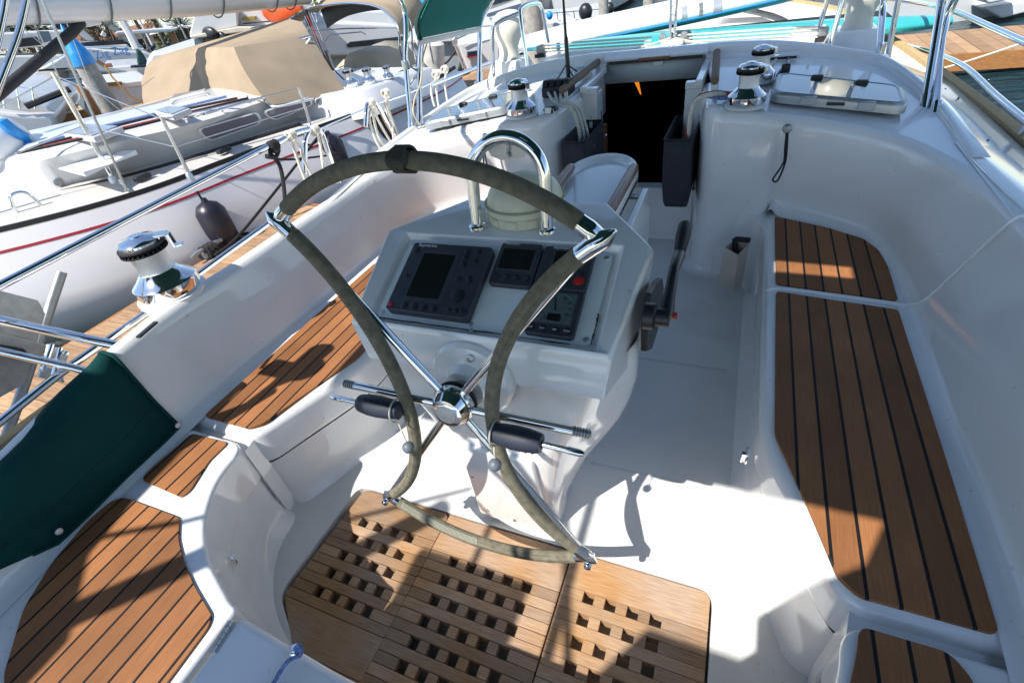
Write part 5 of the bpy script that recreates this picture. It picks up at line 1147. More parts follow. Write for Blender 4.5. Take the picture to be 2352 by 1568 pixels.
# stanchions and lifelines
tops_ = []
for b_, t_p, r in (((266, 421), (122, 166), .020), ((441, 415), (371, 270), .015), ((716, 300), (686, 201), .015), ((-70, 520), (-160, 330), .018), ((775, 200), (762, 160), .012)):
    b0 = NA(*b_, .22); hd = ray(*t_p); k = ((b0-CAM).xy.length)/(hd.xy.length); t0 = CAM+hd*k
    st = MB().tube([b0, t0], r, 12).build('stanchion', CHROME, ny); MB().lathe([(r*2, 0), (r*1.8, .05), (r*1.1, .07), (.001, .07)], b0, n=12).build('stanchion_base', BRUSH, st); tops_.append((b0, t0))
o_ = [tops_[3], tops_[0], tops_[1], tops_[2]]
for f in (.97, .55): MB().tube([b0.lerp(t0, f) for b0, t0 in o_], .005, 6).build('lifeline', STEELW, ny)
# spray hood
f0, f1, f2, f3, f4 = NA(331, 243, .52), AY(343, 143, 4.85), AY(380, 124, 4.95), AY(448, 111, 5.0), AX(537, 109, -4.30)
f5 = NA(619, 243, .46); a4 = AX(714, 85, -4.18); a5 = NA(796, 215, .36); fb = NA(475, 217, .53)
hood = MB()
front_b = [f0, f0.lerp(fb, .5), fb, fb.lerp(f5, .5), f5]; front_t = [f1, f2, f3, f3.lerp(f4, .55), f4]
rows = []
for k in range(7):
    t = k/6; rows.append([b.lerp(tp, t)+V((.0, -.05*math.sin(t*3.14)-.012*math.sin(t*17), .03*math.sin(t*3))) for b, tp in zip(front_b, front_t)])
hood.loft(rows)
back_t = [f1+V((.5, 1.5, .06)), f2+V((.4, 1.5, .08)), f3+V((.35, 1.35, .10)), f3.lerp(f4, .55)+V((.3, 1.15, .06)), a4]
hood.loft([front_t, [a.lerp(b, .5) for a, b in zip(front_t, back_t)], back_t])
side = []
for k in range(9):
    t = k/8; b = f5.lerp(a5, t); tp = f4.lerp(a4, t); side.append([b.lerp(tp, j/8)+V((.06*math.sin(j/8*math.pi)*math.sin(t*math.pi)+.022*math.sin(j*1.3+t*9)*math.sin(j/8*math.pi)*math.sin(t*math.pi), -.05*math.sin(j/8*3.14)*(1-t), .03*math.sin(j/8*3)*(1-t))) for j in range(9)])
hood.loft(side)
hd_ = hood.build('spray_hood', TAN, ny, ang=25, weld=.06)
MB().tube(smooth_path([AX(645, 108, -4.28), AX(660, 100, -4.26), AX(712, 84, -4.16)], 4), .016, 10).build('hood_bow', CHROME, hd_)
MB().tube(smooth_path([AX(648, 110, -4.2), AX(665, 119, -4.18), AX(690, 117, -4.15), AX(712, 90, -4.13)], 5), .012, 8).build('rolled_flap', WHT, hd_)
MB().hexa([p for p in flat(((395, 240), (475, 222), (478, 214), (405, 228)), .56)], [p+V((0, 0, .05)) for p in flat(((395, 240), (475, 222), (478, 214), (405, 228)), .56)]).build('sea_hood', GELN, ny, bevel=.01)
MB().tube(smooth_path([NA(392, 240, .6), NA(410, 228, .62), NA(472, 213, .62), NA(478, 220, .58)], 4), .012, 8).build('hood_coaming', WHT, ny)
MB().tube(smooth_path([NA(480, 217, .56), NA(500, 215, .58), NA(560, 224, .55), NA(600, 225, .55), NA(618, 240, .47), NA(640, 245, .45), NA(720, 228, .42)], 4), .012, 8).build('hood_track', GELG, ny)
# cockpit coaming, winches
q = smooth_path([NA(640, 258, .30), NA(740, 225, .40), NA(830, 205, .44), NA(930, 172, .42), NA(985, 155, .40)], 4); MB().loft([[p+V((.12, -.06, -.25)) for p in q], [p+V((.03, 0, -.02)) for p in q], q, [p+PORTW*.25+V((0, 0, .0)) for p in q], [p+PORTW*.3+V((0, 0, -.2)) for p in q]]).build('cockpit_coaming', GELN, ny, ang=60)
for i, (px, s_) in enumerate((((809, 200), 1.15), ((850, 192), 1.0), ((893, 180), .8))):
    c = copy_tree(w1, NA(*px, .44), scale=s_); c['label'] = ('black topped winch nearest the tan spray hood on the next yacht', 'middle winch wrapped in red line on the next yacht', 'smallest winch on the next yacht, farthest aft')[i]; c['group'] = 'winches on the next yacht'
# boom, furled mainsail and kicking strap
bx = -5.75
bp = [AX(x, y, bx) for x, y in ((-40, 18), (200, 14), (440, 7), (640, -8), (700, -14))]
bo = thing('boom', 'white boom with tan furled sail lashed along it, across the top left', 'boom', bp[2], None)
bo.location = bp[2]; MB().tube(bp, .14, 20).build('boom_spar', HULLW, bo)
sl = [p+V((0, .03, .17+.01*i)) for i, p in enumerate(bp)]; MB().tube(smooth_path(sl, 4), [.15+.012*math.sin(i*1.9) for i in range(17)], 16).build('furled_sail', mat('tan_sailcloth', (.44, .36, .28), .85, var=.12, scale=5, bump=.4, bscale=30), bo)
for f in (.10, .28, .42, .56, .72, .84):
    i = f*4; k = int(i); c = bp[k].lerp(bp[k+1], i-k)+V((0, .015, .08)); MB().tube([c+V((math.cos(a)*.172, .06*math.sin(a), math.sin(a)*.25)) for a in [2*math.pi*j/20 for j in range(20)]], .009, 6, closed=True).build('sail_tie', mat('sage_tie', (.13, .15, .13), .8), bo)
MB().tube([AX(-30, 240, bx), AX(165, 75, bx), AX(196, 44, bx)], [.045, .045, .038], 14).build('kicking_strut', RUB, bo)
MB().box(AX(205, 45, bx), (.1, .16, .12)).build('strut_bracket', HULLW, bo, bevel=.02)
# wires of the neighbour's rig
rg = thing('rigging', 'steel shrouds and black runners of the next yacht crossing the upper left corner', 'rigging', NA(240, 395, .22))
for a, b, r in (((92, -10), (292, 440), .010), ((50, -10), (205, 330), .006), ((140, 20), (250, 300), .005), ((10, 30), (330, 300), .004)):
    p = NA(*b, .24); hd = ray(*a); k = (p-CAM).length/hd.length; MB().tube([p, CAM+hd*k*.98], r, 6).build('shroud', STEELW, rg)
MB().tube([NA(290, 435, .24), NA(255, 385, .27), NA(205, 330, .60) if False else NA(252, 378, .30)], .016, 8).build('turnbuckle', CHROME, rg)
# sail bag / inflatable at the far left
db = thing('inflatable_dinghy', 'white and blue inflatable dinghy end at the left edge on the next yacht', 'dinghy', NA(10, 345, .55))
c = NA(-20, 330, .62); MB().ball(c, .30, 20, (1.1, 1.0, .8)).build('dinghy_tube', WHT, db); 
MB().tube(smooth_path([AX(0, 275, c.x+.31), AX(30, 300, c.x+.33), AX(62, 318, c.x+.28)], 4), [.02]+[.05]*7+[.02], 8).build('blue_panel', BLUE, db) 
MB().tube(smooth_path([AX(66, 320, c.x+.26), AX(60, 345, c.x+.30), AX(52, 368, c.x+.28)], 4), [.02]+[.04]*7+[.02], 8).build('blue_panel', BLUE, db)
# fenders on the neighbour and lines to the dock
def fender(label, top, px, L, r, X):
    c = AX(*px, X); t = thing('fender', label, 'fender', c-V((0, 0, L/2)), 'black fenders hanging on the next yacht')
    MB().lathe([(.015, -L/2-.01), (r*.7, -L/2+.01), (r*.97, -L/2+.07), (r, 0), (r*.97, L/2-.07), (r*.7, L/2-.01), (.03, L/2+.02), (.02, L/2+.05), (.001, L/2+.05)], c, n=24).build('fender_body', mat('purple_black_vinyl', (.016, .013, .022), .35, var=.3, scale=9), t)
    MB().tube(smooth_path([c+V((0, 0, L/2+.04)), AX(top[0]+18, (top[1]+px[1])/2-18, X), AX(*top, X)], 4), .010, 8).build('fender_line', ROPEB, t); return t
fender('black fender hanging below the toe rail, left of the wheel rim', (452, 440), (507, 530), .50, .125, -3.62)
fender('black fender half hidden behind the wheel rim, left of the gate hoops', (700, 330), (775, 370), .5, .12, -3.35)
fender('black fender at the stern of the next yacht, behind the hanging cream line', (870, 262), (882, 308), .5, .11, -3.2)
ml = lambda name, label, pts, r=.012, m_=ROPEB: tag(MB().tube(smooth_path(pts, 5), r, 8).build(name, m_), label, 'mooring line', 'black mooring lines by the port dock')
ml('mooring_line', 'black line slanting from the next yacht down to its dock cleat', [NA(742, 300, .22), NA(640, 430, -.02), NA(545, 545, -.18), NA(495, 585, -.21)])
ml('mooring_line', 'black line running level from the wheel knot along the red stripe', [AX(612, 362, -2.2), AX(680, 366, -2.6), AX(790, 352, -3.1)], .008)
ml('mooring_line', 'short chain-like black line looped under the toe rail', [NA(760, 285, .2), NA(748, 318, .12), NA(765, 342, .05)], .012)
# ================================================================ docks and water
def dock(name, label, x0, x1, y0, y1, zt=-.25, axis='Y'):
    t = thing(name, label, 'dock', ((x0+x1)/2, (y0+y1)/2, -.7))
    MB().box(((x0+x1)/2, (y0+y1)/2, zt-.06), (x1-x0-.10, y1-y0-.10, .06)).build('dock_frame', DOCKF, t)
    mb = MB(); n = int((y1-y0)/.142) if axis == 'Y' else int((x1-x0)/.142); tone = []
    for i in range(n):
        o = len(mb.f)
        if axis == 'Y': mb.box(((x0+x1)/2+random.uniform(-.008, .008), y0+(i+.5)*.142, zt-.016+random.uniform(-.002, .002)), (x1-x0-.03, .136, .034))
        else: mb.box((x0+(i+.5)*.142, (y0+y1)/2+random.uniform(-.008, .008), zt-.016+random.uniform(-.002, .002)), (.136, y1-y0-.03, .034))
        tone += [random.random()]*(len(mb.f)-o)
    ob = mb.build('dock_planking', DOCKM, t, smooth=False); at = ob.data.attributes.new('tone', 'FLOAT', 'FACE'); at.data.foreach_set('value', tone)
    for a, b in (((x0, y0), (x1, y0)), ((x1, y0), (x1, y1)), ((x1, y1), (x0, y1)), ((x0, y1), (x0, y0))):
        c = V(((a[0]+b[0])/2, (a[1]+b[1])/2, zt-.098)); d = (b[0]-a[0], b[1]-a[1]); MB().box(c, (abs(d[0])+.08 if d[0] else .05, abs(d[1])+.08 if d[1] else .05, .185)).build('fascia_board', DOCKF, t)
    MB().box(((x0+x1)/2, (y0+y1)/2, -.53), (x1-x0-.3, y1-y0-.3, .3)).build('dock_float', mat('weedy_float', (.40, .42, .40), .6, var=.5, scale=3), t); return t
DOCKM = bpy.data.materials.new('dock_planks_toned'); DOCKM.use_nodes = True; nt = DOCKM.node_tree; b_ = nt.nodes['Principled BSDF']; LL = nt.links
at = _n(nt, 'ShaderNodeAttribute', attribute_name='tone'); g_ = _n(nt, 'ShaderNodeNewGeometry'); mp = _n(nt, 'ShaderNodeMapping'); mp.inputs['Scale'].default_value = (2.2, 26, 26); LL.new(g_.outputs['Position'], mp.inputs[0])
nz = _n(nt, 'ShaderNodeTexNoise', Scale=3., Detail=7.); LL.new(mp.outputs[0], nz.inputs['Vector']); cr = _n(nt, 'ShaderNodeValToRGB'); cr.color_ramp.elements[0].position = .3; cr.color_ramp.elements[1].position = .72
cr.color_ramp.elements[0].color = (.30, .17, .085, 1); cr.color_ramp.elements[1].color = (.52, .33, .185, 1); LL.new(nz.outputs['Fac'], cr.inputs[0])
m1 = _n(nt, 'ShaderNodeMapRange'); m1.inputs[3].default_value = .72; m1.inputs[4].default_value = 1.15; LL.new(at.outputs['Fac'], m1.inputs[0]); vm = _n(nt, 'ShaderNodeVectorMath', operation='SCALE'); LL.new(cr.outputs[0], vm.inputs[0]); LL.new(m1.outputs[0], vm.inputs['Scale']); LL.new(vm.outputs[0], b_.inputs['Base Color']); b_.inputs['Roughness'].default_value = .85
bp_ = _n(nt, 'ShaderNodeBump'); bp_.inputs['Strength'].default_value = .6; bp_.inputs['Distance'].default_value = .004; LL.new(nz.outputs['Fac'], bp_.inputs['Height']); LL.new(bp_.outputs[0], b_.inputs['Normal'])
dock('finger_dock', 'weathered plank finger dock between our yacht and the next one', -3.56, -2.25, -3.5, 3.5)
dock('main_dock', 'brown timber walkway with orange fascia running across ahead of the bow', -14, 6, 8.27, 9.75, axis='X')
ck = thing('dock_cleat', 'grey steel dock cleat with black rope turns, beside the black fender', 'cleat', A(486, 590, -.25)); c = A(486, 590, -.25)
MB().box(c+V((0, 0, .03)), (.06, .10, .06)).build('cleat_base', ALU, ck, bevel=.01); MB().tube([c+V((0, -.16, .075)), c+V((0, -.1, .085)), c+V((0, .1, .085)), c+V((0, .16, .075))], [.014, .02, .02, .014], 10).build('cleat_horn', ALU, ck)
mb = MB()
for k in range(3): mb.tube(arc(c+V((0, -.04+.04*k, .05)), (1, .3, 0), (0, .2, 1), .055, 0, 2*math.pi, 14)[:-1], .013, 7, closed=True)
mb.tube(smooth_path([c+V((.03, .05, .02)), c+V((.12, .2, .02)), c+V((.05, .4, .02)), c+V((-.1, .3, .02)), c+V((-.02, .08, .03))], 5), .013, 7); mb.build('rope_turns', ROPEB, ck)
tag(MB().tube(smooth_path([A(2352, 92, -.1) if False else AY(2400, 82, 7.9), AY(2200, 148, 8.0), AY(2098, 172, 8.1)], 4), .011, 8).build('mooring_line', ROPE), 'white mooring line stretched along the orange dock fascia on the right', 'mooring line')
rc = thing('rope_heap', 'coiled cream rope lying on the edge of the walkway, right of the cowl vent', 'rope', A(2075, 128, -.24)); mb = MB()
for k in range(4): mb.tube(smooth_path([A(2050+8*k, 138-4*k, -.23), A(2075+6*k, 128-3*k, -.20), A(2098+3*k, 118-2*k, -.22)], 4), .018, 8)
mb.build('rope_strand', ROPE, rc)
wm = bpy.data.materials.new('harbour_water'); wm.use_nodes = True; nt = wm.node_tree; b_ = nt.nodes['Principled BSDF']; LL = nt.links
b_.inputs['Base Color'].default_value = (.010, .040, .052, 1); b_.inputs['Roughness'].default_value = .06; b_.inputs['IOR'].default_value = 1.33
g_ = _n(nt, 'ShaderNodeNewGeometry'); mp = _n(nt, 'ShaderNodeMapping'); mp.inputs['Scale'].default_value = (1.6, 4.2, 1); mp.inputs['Rotation'].default_value = (0, 0, .35); LL.new(g_.outputs['Position'], mp.inputs[0])
n1 = _n(nt, 'ShaderNodeTexNoise', Scale=1.6, Detail=6.); n1.inputs['Distortion'].default_value = .8; LL.new(mp.outputs[0], n1.inputs['Vector'])
bp_ = _n(nt, 'ShaderNodeBump'); bp_.inputs['Strength'].default_value = .9; bp_.inputs['Distance'].default_value = .16; LL.new(n1.outputs['Fac'], bp_.inputs['Height']); LL.new(bp_.outputs[0], b_.inputs['Normal'])
w_ = MB().poly([(-900, -900, -.65-900*TILT), (900, -900, -.65+900*TILT), (900, 900, -.65+900*TILT), (-900, 900, -.65-900*TILT)]).build('water', wm, smooth=False); w_['kind'] = 'structure'
# ================================================================ the rest of the marina
def dirh(x, y): d = ray(x, y); h = V((d.x, d.y, 0)).normalized(); return h
class Far:
    """helper for a boat at a real distance: a vertical plane facing the camera at distance D through pixel (x, y)"""
    def __init__(s, x, y, D, turn=0):
        s.h = dirh(x, y); s.P = V((CAM.x, CAM.y, 0))+s.h*D
        c, q = math.cos(R(turn)), math.sin(R(turn)); s.n = V((s.h.x*c-s.h.y*q, s.h.x*q+s.h.y*c, 0))
        s.r = V((s.n.y, -s.n.x, 0))
    def pt(s, x, y, off=0): return PL(x, y, s.P+s.n*off, s.n)
    def slab(s, px, o0, o1, name, m, par, bevel=0, taper=1.0, smooth=False):
        q = [s.pt(x, y, o0) for x, y in px]; c = sum(q, V())/len(q); b = [c+(p-c)*taper+s.n*(o1-o0) for p in q]
        return MB().hexa(q, b).build(name, m, par, bevel=bevel, segs=2, smooth=bool(bevel))
    def line(s, px, r, name, m, par, off=0): return MB().tube([s.pt(x, y, off) for x, y in px], r, 6).build(name, m, par)
    def foot(s): return V((s.P.x, s.P.y, -.65+TILT*s.P.x))
# ---- generic yacht with mast, used for the rows of moored boats
def far_yacht(label, loc, rz, L=10, hullm=None, cover=None, mast=13, first=[None]):
    t = thing('moored_sailboat', label, 'sailboat', loc, 'sailboats moored in the far rows'); b = V(loc); c, s_ = math.cos(rz), math.sin(rz)
    T = lambda x, y, z: b+V((x*c-y*s_, x*s_+y*c, z))
    st = [(-.5, .30, .95), (-.3, .36, .95), (0, .38, 1.0), (.25, .30, 1.1), (.42, .14, 1.2), (.5, .01, 1.28)]
    W_ = L*.42; rows = []
    for f, w, z in st: rows.append([T(f*L, -w*W_, z), T(f*L, -w*W_*.9, .25), T(f*L*.96, -w*W_*.4, -.1), T(f*L*.96, w*W_*.4, -.1), T(f*L, w*W_*.9, .25), T(f*L, w*W_, z)])
    m_ = MB().loft(rows); m_.poly(rows[0]); m_.build('hull', hullm or HULLW, t, ang=50)
    MB().loft([[T(f*L, -w*W_, z) for f, w, z in st], [T(f*L, 0, z+.06) for f, w, z in st], [T(f*L, w*W_, z) for f, w, z in st]]).build('deck', WHT, t, ang=50)
    MB().hexa([T(x, y, 1.0) for x, y in ((-.18*L, -.10*L), (.22*L, -.06*L), (.22*L, .06*L), (-.18*L, .10*L))], [T(x, y, 1.45) for x, y in ((-.16*L, -.085*L), (.14*L, -.05*L), (.14*L, .05*L), (-.16*L, .085*L))]).build('cabin', WHT, t, bevel=.06)
    for sg in (-1, 1): MB().hexa([T(x, sg*y, z) for x, y, z in ((-.12*L, .099*L, 1.12), (.10*L, .078*L, 1.12), (.10*L, .073*L, 1.32), (-.12*L, .092*L, 1.32))], [T(x, sg*(y+.02), z) for x, y, z in ((-.12*L, .099*L, 1.12), (.10*L, .078*L, 1.12), (.10*L, .073*L, 1.32), (-.12*L, .092*L, 1.32))]).build('cabin_window', DKWIN, t, smooth=False)
    MB().tube([T(.10*L, 0, 1.2), T(.10*L, 0, mast)], [.085, .06], 10).build('mast', HULLW if random.random() < .6 else ALU, t)
    MB().tube([T(.10*L, 0, 2.1), T(-.30*L, 0, 2.2)], .06, 8).build('boom', ALU, t)
    MB().tube(smooth_path([T(.10*L, 0, 2.55), T(.02*L, 0, 2.42), T(-.12*L, 0, 2.36), T(-.30*L, 0, 2.30)], 3), [.12+.06*math.sin(i*1.1) for i in range(10)], 10).build('sail_cover', cover or BLUEC, t)
    for sx, sy_ in ((.5, 0), (-.5, 0), (.08, .14), (.08, -.14)): MB().tube([T(.10*L, 0, mast-.2), T(sx*L, sy_*L, 1.1)], .012, 4).build('stay', STEELW, t)
    if cover is not None or random.random() < .5:
        q = [(-.16*L, -.1*L), (-.30*L, -.12*L), (-.30*L, .12*L), (-.16*L, .1*L)]; MB().hexa([T(x, y, 1.3) for x, y in q], [T(x*1.0, y*.75, 1.95) for x, y in q]).build('spray_hood', cover or TAN, t, bevel=.1)
    return t
def gpt(px, py, D): h = dirh(px, py); return V((CAM.x+h.x*D, CAM.y+h.y*D, -.65+TILT*h.x*D))
random.seed(21)
WHT = mat('toned_down_white', (.58, .58, .57), .35, var=.06, scale=2)  # white toned down for the background
covs = [BLUEC, TEAL, TAN, BLUE, BLUEC, None]
adj = ['white hull and navy sail cover', 'white hull and dark green sail cover', 'white hull and tan sail cover', 'pale hull and bright blue sail cover', 'long white hull under bare rigging', 'small white hull with grey spar']
spots = [(40, 200, 48, 1.9, 0), (110, 200, 54, 2.0, 3), (300, 120, 52, 2.2, 1), (345, 120, 58, 2.0, 4), (420, 110, 66, 1.7, 0), (520, 80, 44, 2.4, 5), (700, 70, 38, 1.9, 4), (930, 60, 30, 1.6, 0), (1000, 60, 36, 1.4, 2), (1120, 40, 26, 1.5, 3), (1170, 40, 34, 1.7, 0), (1225, 30, 30, 1.2, 5), (1270, 30, 42, 1.5, 1), (1330, 30, 34, 1.8, 3), (1395, 20, 28, 1.4, 0), (1440, 20, 38, 1.6, 4)]
wh = ['left of the blue capped piling', 'behind the vang', 'right of the blue capped piling', 'behind the lettered motor yacht', 'under the boom near the sky gap', 'behind the white pilothouse', 'behind the tan bimini', 'behind the awning tubes', 'beside the teal awning flap', 'behind the port cowl vent', 'between the cowl vent hoops', 'above the port cowl vent', 'just left of the whip pole', 'just right of the whip pole', 'behind the white paddle board', 'left of the mainsheet tackle']
for (px, py, D, rz, k), w in zip(spots, wh):
    far_yacht('moored sailboat with '+adj[k]+', '+w, gpt(px, py, D), rz+random.uniform(-.2, .2), random.uniform(8.5, 11.5), HULLW if k % 2 else WHT, covs[k], random.uniform(11, 15))
# ---- motor yacht with its name on the bow
f = Far(300, 150, 30, 0); t = thing('motor_yacht', 'white motor yacht with a blue script name on its bow, behind the piling', 'motor yacht', f.foot())
f.slab([(60, 262), (72, 170), (150, 186), (300, 172), (600, 190), (600, 235), (330, 268)], .3, 5, 'hull', WHT, t, .1)
f.slab([(80, 165), (100, 152), (126, 138), (152, 120), (172, 112), (205, 108), (232, 114), (330, 118), (350, 126), (420, 168), (300, 172), (150, 163)], .0, 4.5, 'foredeck', HULLW, t, .12)
f.slab([(138, 112), (150, 100), (215, 98), (292, 102), (300, 112), (232, 116), (205, 110), (172, 113)], .6, 4, 'wheelhouse', HULLW, t, .08)
f.slab([(178, 108), (185, 99), (214, 96), (282, 91), (292, 102), (235, 105)], .5, .56, 'windscreen', DKWIN, t)
f.slab([(85, 165), (152, 160), (158, 156), (90, 160)], -.04, .0, 'shadow_gap', DKWIN, t)
f.slab([(222, 42), (240, 42), (330, 108), (305, 108), (268, 78)], 1.5, 1.8, 'arch_leg', WHT, t, .05)
f.slab([(262, 78), (270, 72), (400, 64), (408, 68), (395, 73), (300, 80)], .8, 3.8, 'hard_top', WHT, t, .05)
f.slab([(120, 64), (132, 50), (160, 46), (192, 42), (300, 36), (310, 40), (200, 52), (165, 60), (140, 68)], 1.0, 4, 'canvas_top', BLUEC, t, .05)
f.slab([(175, 74), (190, 68), (218, 92), (200, 95)], 1.2, 1.5, 'arch_leg', WHT, t, .03)
f.slab([(230, 82), (236, 70), (244, 78), (243, 86)], .9, 1.2, 'radar_scanner', WHT, t, .03)
nm = MB(); P = f.pt(256, 121, -.35); nm.text('Zig Zag', P, f.r, V((0, 0, 1)), .42, .02); nm.build('boat_name', BLUE, t, smooth=False)
for px in ((((60, 176), (150, 182), (300, 168), (420, 166))), (((100, 150), (180, 108), (330, 112)))): f.line(px, .03, 'deck_rail', CHROME, t, -.3)
f = Far(80, 120, 34); t = thing('motor_yacht', 'tall white motor yacht with a black lettered window band, at the far left', 'motor yacht', f.foot())
f.slab([(-40, 215), (-40, 130), (150, 125), (165, 200), (60, 240)], 0, 6, 'hull', WHT, t, .1)
f.slab([(-40, 78), (84, 71), (162, 68), (182, 98), (100, 108), (-40, 118)], .5, 6, 'cabin', HULLW, t, .1); f.slab([(34, 91), (84, 85), (96, 104), (40, 110)], .40, .5, 'window_band', DKWIN, t)
f.slab([(84, 72), (112, 72), (120, 94), (96, 100)], .44, .5, 'side_window', BLWIN, t)
# ---- pilothouse trawler
f = Far(560, 90, 13.5, -12); t = thing('trawler', 'white pilothouse trawler with blue tinted windows and a red kayak on its upper deck', 'motor yacht', f.foot())
f.slab([(330, 150), (345, 118), (640, 118), (720, 150), (700, 190), (350, 195)], .6, 4.2, 'hull', WHT, t, .1)
f.slab([(434, 82), (446, 30), (455, 28), (545, 22), (546, 62), (440, 84)], 0, 2.6, 'flybridge', WHT, t, .06)
f.slab([(546, 62), (545, 20), (640, 8), (700, 10), (700, 66), (600, 74)], .25, 2.6, 'upper_cabin', HULLW, t, .06)
f.slab([(434, 83), (546, 62), (700, 66), (705, 74), (560, 74), (440, 90)], -.1, 3, 'visor', mat('cream_trim', (.62, .56, .44), .5), t, .02)
f.slab([(444, 90), (700, 72), (705, 118), (450, 120)], .25, 2.8, 'wheelhouse', HULLW, t, .05)
for i, px in enumerate((((446, 90), (466, 85), (469, 108), (448, 111)), ((471, 84), (505, 78), (508, 106), (474, 108)), ((512, 77), (555, 73), (557, 102), (515, 105)), ((562, 72), (590, 70), (594, 98), (566, 101)), ((604, 70), (655, 66), (660, 80), (606, 82)))): f.slab(px, .18, .26, 'cabin_window', BLWIN, t)
f.slab([(556, 40), (586, 38), (586, 46), (556, 48)], .15, .27, 'name_board', mat('ochre_board', (.30, .22, .05), .6), t)
kk = f.pt(648, 24, -.1); MB().ball(kk, .30, 18, (1.9, .5, .8)).build('kayak', ORNG, t)
f.line([(575, 66), (600, 60), (700, 55)], .012, 'deck_rail', CHROME, t, -.2)
f.line([(558, 55), (640, 48)], .012, 'deck_rail', RUB, t, .1)
for q in ((452, 77), (458, 84)): pass
MB().ball(f.pt(482, 78, -.05), .16, 14, (1.3, .5, .8)).build('horn_speaker', BLACK, t); MB().ball(f.pt(506, 86, -.05), .14, 14, (1.2, .5, .8)).build('horn_speaker', BLACK, t)
# ---- tan bimini over the neighbour's cockpit
t = thing('bimini_awning', 'tan canvas bimini on tube hoops above the cockpit of the next yacht', 'awning', AY(780, 60, 6.6))
arcp = [(641, 88), (640, 66), (660, 46), (700, 22), (760, 8), (820, 6), (870, 16), (902, 42), (915, 70), (918, 108)]
r0 = smooth_path([AY(x, y, 6.5) for x, y in arcp], 4); sh = V((-.25, 1.2, .06)); rows = [[p+sh*k/5+V((0, 0, -.05*math.sin(k*1.2))) for p in r0] for k in range(6)]
n_ = len(r0)
MB().loft([r[4:-3] for r in rows]).build('canopy', TAN, t, solid=.01, ang=80)
for k in (0, 2, 5): MB().tube([p+V((0, 0, -.012)) for p in rows[k]]+[rows[k][-1]+V((0, 0, -.5))], .014, 8).build('hoop', CHROME, t)
MB().loft([[p+V((0, 0, .0)) for p in rows[5][6:-6]], [p+V((0, .03, -.28)) for p in rows[5][6:-6]]]).build('rear_curtain', mat('grey_mesh_curtain', (.10, .11, .11), .8), t, solid=.01)
# mizzen-style tackle hanging from its front edge
t = thing('mainsheet_tackle', 'red flecked multi part mainsheet tackle hanging beside the tan bimini', 'tackle', A(796, 200, .45))
for dx in (-9, -3, 3, 9): MB().tube([AY(706+dx, 30, 6.2), AY(740+dx, 110, 6.0), AY(756+dx*.6, 150, 5.85)], .007, 6).build('tackle_part', ROPER if dx in (-3,) else STEELW, t)
MB().tube([AY(752, 146, 5.86), AY(812, 205, 5.6)], .009, 6).build('tackle_tail', ROPER, t); MB().box(AY(706, 42, 6.2), (.07, .05, .20)).build('sheave_block', BLACK, t, bevel=.02); MB().box(AY(757, 140, 5.87), (.06, .05, .24)).build('sheave_block', ALU, t, bevel=.02)
# ---- motor yacht behind the bimini
f = Far(830, 100, 14, 8); t = thing('motor_yacht', 'white motor yacht with a long black window slot, behind the tan bimini', 'motor yacht', f.foot())
f.slab([(660, 196), (660, 150), (720, 118), (935, 125), (1000, 128), (1000, 196)], .1, 4, 'hull', HULLG, t, .08)
f.slab([(640, 122), (700, 70), (760, 48), (985, 60), (985, 128), (745, 132)], 0, 3.6, 'topsides', WHT, t, .08)
f.slab([(690, 74), (720, 40), (760, 24), (950, 22), (960, 62), (760, 60)], .6, 3, 'flybridge', WHT, t, .08)
f.slab([(796, 104), (804, 97), (985, 78), (985, 92), (800, 110)], -.06, .0, 'window_slot', DKWIN, t)
f.slab([(700, 131), (985, 126), (985, 131), (700, 136)], -.06, .02, 'rub_rail', mat('teak_rub_rail', (.25, .14, .06), .6), t)
for off, yy in ((-.3, 0), ): f.line([(690, 84), (700, 72), (800, 66), (985, 64)], .014, 'deck_rail', CHROME, t, -.3); f.line([(745, 95), (760, 80), (830, 74), (840, 80)], .012, 'deck_rail', CHROME, t, -.3)
f.slab([(972, 64), (1000, 62), (1000, 108), (985, 112)], -.2, .0, 'navy_curtain', BLUEC, t)
# second, smaller tan hood beyond
t = thing('spray_hood', 'pale tan canvas hood with radiating creases, beyond the winches of the next yacht', 'spray hood', AY(830, 195, 7.4))
pk = AY(826, 118, 7.9); ed = [AY(x, y, 7.5) for x, y in ((750, 192), (768, 168), (790, 135))]; ed2 = [AY(x, y, 7.7) for x, y in ((870, 128), (893, 168), (900, 205))]
front = [AY(x, y, 7.3) for x, y in ((750, 195), (800, 205), (850, 205), (900, 205))]; top_ = [AY(778, 150, 7.5), AY(806, 122, 7.7), AY(850, 122, 7.8), AY(894, 172, 7.6)]
MB().loft([[front[i].lerp(top_[i], j/8)+V((0, -.10*math.sin(j/8*3.14)+.02*math.sin(j*2+i), 0)) for i in range(4)] for j in range(9)]+[[p+V((.1, .9, .02)) for p in top_]]).build('hood_canvas', mat('pale_tan_canvas', (.50, .42, .30), .9, var=.08, scale=4, bump=.4, bscale=300), t, ang=40, solid=.01)
